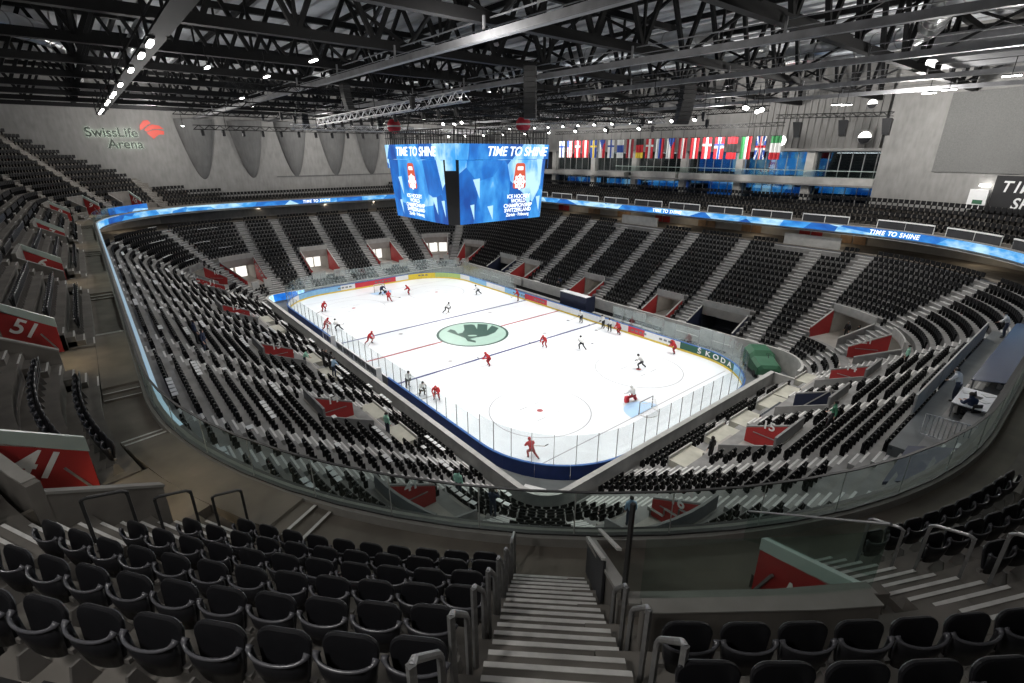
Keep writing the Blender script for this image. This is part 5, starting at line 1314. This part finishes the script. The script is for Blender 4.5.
# joints: x right, y forward, z up, metres; bulky = hockey gear
def pose(kind):
    J = dict(pel=(0, 0, .95), spn=(0, .01, 1.18), chs=(0, .0, 1.38), nck=(0, .01, 1.50), hd=(0, .03, 1.62), top=(0, .02, 1.74), nos=(0, .13, 1.62),
             shL=(-.19, 0, 1.42), shR=(.19, 0, 1.42), elL=(-.25, -.02, 1.14), elR=(.25, -.02, 1.14), wrL=(-.25, .09, .90), wrR=(.25, .09, .90),
             hpL=(-.10, 0, .92), hpR=(.10, 0, .92), knL=(-.11, .03, .50), knR=(.11, .03, .50), anL=(-.12, 0, .09), anR=(.12, 0, .09), toL=(-.13, .17, .05), toR=(.13, .17, .05))
    def mv(d): J.update(d)
    if kind in ('skate', 'stride', 'goalie'):
        mv(dict(pel=(0, -.12, .80), spn=(0, .03, .98), chs=(0, .18, 1.15), nck=(0, .28, 1.25), hd=(0, .37, 1.34), top=(0, .36, 1.47), nos=(0, .47, 1.33), shL=(-.22, .20, 1.18), shR=(.22, .20, 1.18),
                hpL=(-.12, -.10, .78), hpR=(.12, -.10, .78), elL=(-.34, .28, .95), elR=(.32, .30, .97), wrL=(-.12, .50, .86), wrR=(.20, .52, .80),
                knL=(-.20, .16, .46), knR=(.20, .16, .46), anL=(-.22, -.06, .10), anR=(.22, -.06, .10), toL=(-.25, .12, .06), toR=(.25, .12, .06)))
    if kind == 'stride': mv(dict(knL=(-.16, .26, .50), anL=(-.14, .12, .10), toL=(-.15, .31, .06), knR=(.24, -.06, .46), anR=(.42, -.38, .16), toR=(.50, -.24, .08)))
    if kind == 'goalie': mv(dict(pel=(0, -.10, .68), hpL=(-.14, -.08, .66), hpR=(.14, -.08, .66), spn=(0, .04, .86), chs=(0, .16, 1.04), nck=(0, .22, 1.16), hd=(0, .28, 1.27), top=(0, .27, 1.40), nos=(0, .38, 1.26), shL=(-.25, .16, 1.07), shR=(.25, .16, 1.07),
                elL=(-.42, .24, .84), elR=(.42, .26, .84), wrL=(-.46, .44, .74), wrR=(.42, .44, .60), knL=(-.30, .18, .40), knR=(.30, .18, .40), anL=(-.40, .0, .11), anR=(.40, .0, .11), toL=(-.46, .16, .06), toR=(.46, .16, .06)))
    if kind == 'lean': mv(dict(spn=(0, .06, 1.16), chs=(0, .16, 1.33), nck=(0, .22, 1.43), hd=(0, .28, 1.54), top=(0, .28, 1.67), nos=(0, .38, 1.53), shL=(-.21, .16, 1.36), shR=(.21, .16, 1.36), elL=(-.28, .26, 1.12), elR=(.28, .26, 1.12), wrL=(-.06, .42, 1.02), wrR=(.14, .46, .96), knL=(-.14, .05, .50), knR=(.14, .05, .50), anL=(-.17, -.02, .09), anR=(.17, -.02, .09), toL=(-.19, .15, .05), toR=(.19, .15, .05)))
    if kind == 'walk': mv(dict(knL=(-.11, .16, .52), anL=(-.11, .20, .10), toL=(-.11, .38, .07), knR=(.11, -.02, .50), anR=(.11, -.24, .14), toR=(.11, -.10, .06), elL=(-.25, -.1, 1.16), wrL=(-.25, -.04, .92), elR=(.25, .04, 1.14), wrR=(.24, .22, .98)))
    if kind == 'camera': mv(dict(elL=(-.28, .16, 1.22), elR=(.28, .16, 1.22), wrL=(-.10, .30, 1.46), wrR=(.10, .30, 1.46)))
    if kind == 'sit': mv(dict(pel=(0, 0, .52), spn=(0, .03, .74), chs=(0, .10, .95), nck=(0, .16, 1.06), hd=(0, .22, 1.17), top=(0, .22, 1.29), nos=(0, .32, 1.15), shL=(-.19, .10, .98), shR=(.19, .10, .98), elL=(-.27, .22, .76), elR=(.27, .22, .76), wrL=(-.16, .46, .80), wrR=(.16, .46, .80),
                hpL=(-.10, .02, .50), hpR=(.10, .02, .50), knL=(-.13, .44, .50), knR=(.13, .44, .50), anL=(-.13, .40, .09), anR=(.13, .40, .09), toL=(-.13, .57, .05), toR=(.13, .57, .05)))
    # hands: palm, thumb and four fingers as short tapering chains, slightly curled
    E = [('pel', 'spn'), ('spn', 'chs'), ('chs', 'nck'), ('nck', 'hd'), ('hd', 'top'), ('hd', 'nos'), ('chs', 'shL'), ('chs', 'shR'), ('shL', 'elL'), ('shR', 'elR'), ('elL', 'wrL'), ('elR', 'wrR'),
         ('pel', 'hpL'), ('pel', 'hpR'), ('hpL', 'knL'), ('hpR', 'knR'), ('knL', 'anL'), ('knR', 'anR'), ('anL', 'toL'), ('anR', 'toR')]
    for sd in 'LR':
        w_, e_ = Vector(J['wr' + sd]), Vector(J['el' + sd]); d = (w_ - e_).normalized()
        side = Vector((1 if sd == 'L' else -1, .3, 0)); side = (side - d * side.dot(d)).normalized(); curl = d.cross(side).normalized(); curl = curl if curl.y > 0 or curl.z < 0 else -curl
        pm = w_ + d * .07; J['pm' + sd] = tuple(pm); E.append(('wr' + sd, 'pm' + sd))
        for k, (o_, L_) in enumerate(((.036, .075), (.012, .085), (-.012, .08), (-.036, .06))):
            a = pm + side * o_ + d * .035; b_ = a + d * L_ * .5 + curl * .015; c_ = b_ + d * L_ * .35 + curl * .035
            for nm, p, pr in (('a', a, 'pm' + sd), ('b', b_, 'f%da%s' % (k, sd)), ('c', c_, 'f%db%s' % (k, sd))):
                J['f%d%s%s' % (k, nm, sd)] = tuple(p); E.append((pr, 'f%d%s%s' % (k, nm, sd)))
        t1 = w_ + d * .03 + side * .045; t2 = t1 + d * .045 + side * .02 + curl * .015
        J['t1' + sd] = tuple(t1); J['t2' + sd] = tuple(t2); E += [('wr' + sd, 't1' + sd), ('t1' + sd, 't2' + sd)]
    return J, E
RADII = dict(pel=.145, spn=.13, chs=.155, nck=.062, hd=.095, top=.075, nos=.022, sh=.075, el=.052, wr=.036, hp=.10, kn=.066, an=.045, to=.04, pm=.036, t1=.014, t2=.011)
def regions(J, gear):
    return [('torso', ('pel', 'spn', 'chs'))]
_bodies = {}
def body_mesh(kind, gear):
    key = (kind, gear)
    if key in _bodies: return _bodies[key]
    J, E = pose(kind); names = list(J); idx = {n: i for i, n in enumerate(names)}
    me = bpy.data.meshes.new('skeleton'); me.from_pydata([J[n] for n in names], [(idx[a], idx[b]) for a, b in E], [])
    o = bpy.data.objects.new('skeleton', me); COL.objects.link(o)
    md = o.modifiers.new('skin', 'SKIN'); md.use_smooth_shade = True
    sub = o.modifiers.new('sub', 'SUBSURF'); sub.levels = 1; sub.render_levels = 1
    lay = me.skin_vertices[0] if me.skin_vertices else None
    for n in names:
        base = n[:-1] if n[:-1] in RADII and n[-1] in 'LR' else n
        r = RADII.get(n, RADII.get(base, .0095 if n.startswith('f') else .05))
        if gear and n[:2] in ('pe', 'sp', 'ch', 'sh', 'el', 'hp', 'kn', 'an'): r *= 1.22
        me.skin_vertices[0].data[idx[n]].radius = (r, r); me.skin_vertices[0].data[idx[n]].use_root = (n == 'pel')
    dg = bpy.context.evaluated_depsgraph_get(); res = bpy.data.meshes.new_from_object(o.evaluated_get(dg)); bpy.data.objects.remove(o)
    # nearest bone for every face
    segs = [(a, b, Vector(J[a]), Vector(J[b])) for a, b in E]
    lab = []
    for p in res.polygons:
        c = p.center; best = (9, None)
        for a, b, A, B in segs:
            d = B - A; t_ = max(0, min(1, (c - A).dot(d) / max(1e-9, d.length_squared))); dist = (A + d * t_ - c).length - .5 * RADII.get(a, RADII.get(a[:-1], .02))
            if dist < best[0]: best = (dist, (a, b, t_))
        a, b, t_ = best[1]
        if b[:2] == 'to': lab.append('foot')
        elif a == 'nck' or a == 'hd': lab.append('head' if not (a == 'nck' and t_ < .3) else 'skin')
        elif b[:2] in ('kn', 'an') or (a, b) in (('pel', 'hpL'), ('pel', 'hpR')): lab.append('leg' if not (b[:2] == 'an' and t_ > .86) else 'foot')
        elif a == 'pel' and t_ < .25: lab.append('leg')
        elif b[:2] in ('sp', 'ch', 'sh', 'nc') : lab.append('top')
        elif b[:2] == 'el' or (b[:2] == 'wr' and t_ < (.85)): lab.append('top' if b[:2] == 'el' else 'fore')
        else: lab.append('hand')
    _bodies[key] = (res, lab, J); return _bodies[key]
_shells = {}
def shell(kind, gear, labs, m_, off, name):
    key = (kind, gear, tuple(labs), m_, off)
    if key in _shells: return _shells[key]
    res, lab, J = body_mesh(kind, gear); bm = bmesh.new(); bm.from_mesh(res); bm.faces.ensure_lookup_table()
    bmesh.ops.delete(bm, geom=[f for f, l in zip(bm.faces, lab) if l not in labs], context='FACES'); bm.normal_update()
    ns = [(v, v.normal.copy()) for v in bm.verts]
    for v, n in ns: v.co += n * off
    me = bpy.data.meshes.new(name); bm.to_mesh(me); bm.free(); me.materials.clear(); me.materials.append(M[m_])
    me.polygons.foreach_set('use_smooth', [True] * len(me.polygons)); _shells[key] = me; return me
def part_mesh(me, name, parent):
    o = bpy.data.objects.new(name, me); COL.objects.link(o); o.parent = parent; return o
def person(pos, heading, kind, label, top, legs, head, gear=False, sleeves=True, scale=1., foot='black', group=None):
    """heading: degrees, direction the person faces (0 = +x)"""
    res, lab, J = body_mesh(kind, gear)
    key = ('body', kind, gear)
    if key not in _shells:
        me = res.copy(); me.materials.clear(); me.materials.append(M['skin']); _shells[key] = me
    o = bpy.data.objects.new('person', _shells[key]); COL.objects.link(o)
    o.location = pos; o.rotation_euler = (0, 0, math.radians(heading - 90)); o.scale = (scale,) * 3
    tag(o, label, 'person', group)
    part_mesh(shell(kind, gear, ['top', 'fore'] if sleeves else ['top'], top, .012, 'jersey'), 'jersey' if gear else 'shirt', o)
    part_mesh(shell(kind, gear, ['leg'], legs, .010, 'trousers'), 'trousers', o)
    part_mesh(shell(kind, gear, ['foot'], foot, .010, 'shoes'), 'skates' if gear else 'shoes', o)
    if gear: part_mesh(shell(kind, gear, ['hand'], head if head != 'hair' else 'black', .016, 'gloves'), 'gloves', o)
    hc, tp = Vector(J['hd']), Vector(J['top']); k2 = ('hd', kind, gear, head)
    if k2 not in _shells:
        m = MB(); n_ = Vector((0, -.02, .045)); r = .128 if gear else .118
        c = hc + n_; vs = []
        prof = [(0.0, 1.0), (.5, .87), (.87, .5), (1, 0), (.97, -.35 if gear else -.15)]
        for rr_, zz in prof: vs += [(c.x + r * .92 * rr_ * math.cos(2 * PI * j / 12), c.y + r * 1.08 * rr_ * math.sin(2 * PI * j / 12), c.z + r * zz) for j in range(12)]
        fs = [(i * 12 + j, i * 12 + (j + 1) % 12, (i + 1) * 12 + (j + 1) % 12, (i + 1) * 12 + j) for i in range(len(prof) - 1) for j in range(12) if not (i == len(prof) - 2 and 1 <= j <= 4)]
        m.add(vs, fs); _shells[k2] = m.mesh('helmet', M[head], True)
    part_mesh(_shells[k2], 'helmet' if gear else 'hair', o)
    k3 = ('eyes', kind, gear)
    if k3 not in _shells:
        m = MB()
        for sx_ in (-.035, .035): m.lathe([(0, -.012), (.012, 0), (0, .012)], (hc.x + sx_, hc.y + .088, hc.z + .012), 6)
        _shells[k3] = m.mesh('eyes', M['black'])
    part_mesh(_shells[k3], 'eyes', o)
    return o, J
def stick(o, J, label, goalie=False, col='wood'):
    a = Vector(J['pmR']); b = Vector(J['pmL']); d = (a - b); 
    if d.z > -.02 or goalie: d = Vector((.25, .55, -1.0))
    d.normalize(); top = b - d * .12 if not goalie else a - d * .35
    L = (top.z - .06) / -d.z; L = min(L, 1.7); end = top + d * L
    st = thing('hockey_stick', o.location, label, 'hockey stick'); st.rotation_euler = o.rotation_euler
    m = MB(); m.bar(top, end, .035, .03); m.build('shaft', M[col], st)
    f = Vector((d.x, d.y, 0)).normalized() if abs(d.x) + abs(d.y) > .05 else Vector((0, 1, 0)); s_ = Vector((-f.y, f.x, 0))
    m = MB(); w_ = .12 if goalie else .075
    m.prism([end, end + f * .15 + s_ * .02, end + f * .32 + s_ * .06, end + f * .32 + s_ * .06 + Vector((0, 0, w_)), end + Vector((0, 0, w_))], s_ * .02); m.build('blade', M['black'], st)
PL = [  # position, heading, pose, colour, label
 ((-21.0, -11.0), 20, 'skate', 'R', 'player in red jersey skating in the far left corner of the ice'),
 ((-13.1, -13.6), 60, 'stride', 'R', 'player in red jersey close to the near boards before the far blue line'),
 ((-11.6, -12.6), 200, 'stride', 'W', 'player in white jersey beside the red one at the near boards'),
 ((-4.9, -11.4), 35, 'stride', 'R', 'player in red jersey between far blue line and red line at left'),
 ((-19.8, -1.5), 150, 'stride', 'R', 'player in red jersey just in front of the far goalkeeper'),
 ((-21.4, 2.8), 240, 'skate', 'R', 'player in red jersey right of the far goal'),
 ((-9.4, 2.2), 30, 'stride', 'W', 'player in white jersey alone in front of the far blue line'),
 ((-14.3, 11.2), 215, 'stride', 'W', 'player in white jersey near the far boards right of the scoreboard'),
 ((-7.6, 13.9), 230, 'lean', 'R', 'player in red jersey leaning by the boards at the far bench'),
 ((9.3, -4.5), 250, 'skate', 'R', 'player in red jersey near the blue line below the centre emblem'),
 ((9.2, 3.7), 280, 'skate', 'R', 'player in red jersey on the near blue line right of the emblem'),
 ((12.4, 6.4), 150, 'stride', 'W', 'player in white jersey stretching in front of the near blue line'),
 ((20.1, 7.2), 200, 'stride', 'W', 'player in white jersey inside the right face-off circle'),
 ((5.7, 13.6), 270, 'lean', 'W', 'player in white jersey at the bench left of the yellow advert'),
 ((9.0, 14.2), 260, 'lean', 'W', 'player in white jersey at the bench beside the red advert, left one'),
 ((10.4, 13.8), 285, 'lean', 'W', 'player in white jersey at the bench beside the red advert, right one'),
 ((11.8, 13.9), 250, 'skate', 'R', 'player in red jersey at the far boards in front of the red advert'),
 ((19.9, 13.6), 215, 'skate', 'R', 'player in red jersey at the boards left of the green advert'),
 ((25.0, -12.5), 160, 'stride', 'R', 'player in red jersey in the nearest rink corner behind the glass'),
 ((12.5, -12.9), 320, 'skate', 'R', 'player in red jersey at the near boards beside the blue line'),
 ((10.9, -13.5), 350, 'skate', 'W', 'player in white jersey at the near boards left of the red one'),
 ((8.5, -13.7), 10, 'lean', 'W', 'player in white jersey at the end of the near blue line'),
]
for (x, y), hd, kd, c, lab in PL:
    o, J = person((x, y, .02), hd, kd, lab, 'jersey_red' if c == 'R' else 'jersey_white', 'trousers_red' if c == 'R' else 'trousers_black', 'jersey_red' if c == 'R' else 'black', True, scale=1.08)
    stick(o, J, ' '.join(('stick of the ' + lab.replace('player in ', '').replace(' of the ice', '').replace('jersey ', '')).split()[:16]))
for (x, y), hd, lab, c in (((24.2, .5), 170, 'goalkeeper in white jersey and red pads before the near goal', 'jersey_white'), ((-24.6, -.3), 10, 'goalkeeper in dark jersey before the far goal', 'shirt_navy')):
    o, J = person((x, y, .02), hd, 'goalie', lab, c, 'trousers_red' if x > 0 else 'trousers_black', 'jersey_white', True, scale=1.1)
    for sd, sx_ in (('L', -1), ('R', 1)):
        a, k_ = Vector(J['an' + sd]), Vector(J['kn' + sd]); d = (k_ - a); m = MB(); r_ = Vector((1, 0, 0)) * .16
        f = Vector((sx_ * .1, .14, 0)); m.sweep([[a - d * .1 - r_ + f * .4, a - d * .1 + r_ + f * .4, a - d * .1 + r_ + f * 1.4, a - d * .1 - r_ + f * 1.4], [a + d * .6 - r_ * 1.1 + f * .4, a + d * .6 + r_ * 1.1 + f * .4, a + d * .6 + r_ + f * 1.5, a + d * .6 - r_ + f * 1.5], [k_ + d * .35 - r_ + f * .3, k_ + d * .35 + r_ + f * .3, k_ + d * .35 + r_ * .9 + f * 1.1, k_ + d * .35 - r_ * .9 + f * 1.1]])
        m.build('leg_pad', M['adred'] if x > 0 else M['black'], o)
    stick(o, J, 'goalkeeper stick of the ' + ('white goalkeeper near us' if x > 0 else 'dark goalkeeper at the far goal'), True)
def lz(R): return LZ[max(0, min(20, int((R - 2.5) / .8)))]
ST = [
 ((18.5, -20.55), 2.08, 100, 'stand', 'shirt_mint', 'denim', 'steward in mint shirt standing on the left stand platform'),
 ((28.0, -20.8), None, 110, 'stand', 'shirt_mint', 'denim', 'steward in mint shirt behind the glass left of the near corner'),
 ((30.6, -20.3), None, 120, 'camera', 'shirt_navy', 'denim', 'person in dark blue clothes raising hands behind the near glass'),
 ((36.1, -15.6), None, 140, 'stand', 'shirt_sky', 'denim', 'person in light blue shirt behind the glass right of the near corner'),
 ((35.0, -5.6), 2.08, 170, 'stand', 'black', 'black', 'person in long dark coat on the right stand platform'),
 ((40.5, -2.9), None, 200, 'walk', 'shirt_green', 'trousers_black', 'steward in green shirt climbing the rows of the right stand'),
 ((40.3, 12.8), None, 190, 'stand', 'shirt_mint', 'trousers_black', 'steward in pale green shirt beside the upper right sector panel'),
 ((3.4, -19.6), 2.08, 90, 'camera', 'black', 'black', 'photographer in black by the middle left platform, left one'),
 ((4.3, -19.4), 2.08, 80, 'lean', 'black', 'black', 'photographer in black by the middle left platform, right one'),
 ((6.1, -19.7), 2.08, 110, 'lean', 'shirt_sky', 'denim', 'person in washed blue clothes on the middle left platform'),
 ((2.3, -21.0), 2.08, 70, 'lean', 'shirt_mint', 'denim', 'person in mint shirt bending beside the middle left red panel'),
 ((7.3, -29.6), None, 90, 'stand', 'shirt_navy', 'trousers_black', 'person in dark clothes high in the left stand, left of two'),
 ((8.2, -29.3), None, 60, 'stand', 'shirt_navy', 'denim', 'person in dark clothes high in the left stand, right of two'),
 ((32.9, 24.3), 3.01, 250, 'stand', 'black', 'black', 'dark figure in the right corner vomitory, left one'),
 ((34.0, 24.0), 3.01, 230, 'stand', 'black', 'black', 'dark figure in the right corner vomitory, right one'),
 ((46.0, -3.2), 9.1, 140, 'sit', 'shirt_navy', 'trousers_black', 'commentator in dark blue sitting at the white desk at right'),
 ((45.1, -1.2), 9.1, 170, 'lean', 'jersey_white', 'denim', 'person in pale clothes beyond the white commentary desk'),
 ((45.0, 13.6), 9.1, 180, 'lean', 'jersey_white', 'denim', 'person in white shirt at the far end of the commentary platform'),
 ((-4.6, 20.0), .62 + 1.0, 260, 'lean', 'shirt_navy', 'trousers_black', 'person in dark clothes at the front of the far long stand'),
]
for (x, y), z, hd, kd, top, legs, lab in ST:
    dx, dy = max(abs(x) - CX, 0), max(abs(y) - CY, 0)
    if z is None: z = lz(math.hypot(dx, dy))
    person((x, y, z), hd, kd, lab, top, legs, 'hair', False, scale=1.06)
o = thing('office_chair', (46.0, -3.2, 9.1), 'black office chair under the commentator at the white desk', 'chair', rz=math.radians(50))
m = MB(); m.box((0, 0, .42), (.46, .46, .06)); m.build('seat', M['black'], o); m = MB(); m.box((0, -.25, .72), (.42, .06, .5)); m.build('backrest', M['black'], o)
m = MB(); m.bar((0, 0, .05), (0, 0, .4), .05); [m.bar((0, 0, .06), (.28 * math.cos(t_), .28 * math.sin(t_), .04), .04) for t_ in (2 * PI * k / 5 for k in range(5))]; m.build('base', M['black'], o)
# pale cards laid over many seats of the left stand
m = MB(); rnd = random.Random(4); n_ = 0
for q, R, z in stuff:
    sct = sector(q)
    if not (sct in (5, 6) or (sct == 7 and q < qc(7, 20))) or R > 19: continue
    blk = int(q / 2.4) * 7 + int(R / .8) * 13
    if (blk * 2654435761 % 97) < (22 if R < 9 else 13):
        p = P(q, R - .02, z + .8); a = ang(q); m.box(p, (.26, .40, .03), 0, a); n_ += 1
o = m.build('seat_cards', M['cloth_white']); tag(o, 'many white cards laid on black seats of the left stand', 'cards', kind='stuff')

# ------------------------------------------------------------------ light
def spot(pos, aim, energy, size, blend=.6, rad=.4, col=(1, .985, .96)):
    l = bpy.data.lights.new('arena_light', 'SPOT'); l.energy = energy; l.spot_size = math.radians(size); l.spot_blend = blend; l.shadow_soft_size = rad; l.color = col
    o = bpy.data.objects.new('arena_light', l); COL.objects.link(o); o.location = pos
    o.rotation_euler = (Vector(aim) - Vector(pos)).to_track_quat('-Z', 'Y').to_euler(); return o
def point(pos, energy, rad=.5, col=(1, .97, .93)):
    l = bpy.data.lights.new('house_and_fill_light', 'POINT'); l.energy = energy; l.shadow_soft_size = rad; l.color = col
    o = bpy.data.objects.new('house_and_fill_light', l); COL.objects.link(o); o.location = pos; return o
ICE_E, HOUSE_E = 11000, 3100
for x in (-24, -12, 0, 12, 24):
    for y in (-16, 16):
        spot((x, y, 25.2), (x * 1.02, y * .32, 0), ICE_E, 80, .6)
for x, y, f in ((-41, -24, 1.15), (-41, 0, 1.1), (-41, 22, 1.15), (-15, 30, 1.25), (12, 30, 1.25), (33, 27, 2.1), (-18, -27, .45), (6, -27, .4), (27, -19, .5), (42, 6, .62), (45.5, -36.5, .22), (36, -41, .2)):  # last two are unseen fill points added to brighten the near seats
    point((x, y, 25 if y > -25 else 22.8), HOUSE_E * f)
for p_, a_, e_ in (((-22, -21, 25), (-22, -24, 5), 3600), ((-4, -21, 25), (-4, -24, 5), 3400), ((14, -21, 25), (15, -24, 5), 3000), ((36, 4, 25), (39, 3, 6), 2600), ((36, -8, 25), (38, -10, 5), 1800)):
    spot(p_, a_, e_, 72, .7)
for q in [qW(-10), qW(2), qW(12), qc(5, 45), qc(3, 50)] + [qN(x) for x in (-20, -8, 4, 16, 26)] + [qc(1, 60), qc(1, 30)]:
    point(P(q, 23.2, 11.9), 55, .15, (1, .86, .66))
for qa, qb, kd in UV[1:]:
    spot(P((qa + qb) / 2, 22.6, 14.9), P((qa + qb) / 2, 20.4, 13.3), 120, 110, .8, .1, (1, .78, .45))
w.node_tree.nodes['Background'].inputs[1].default_value = .12
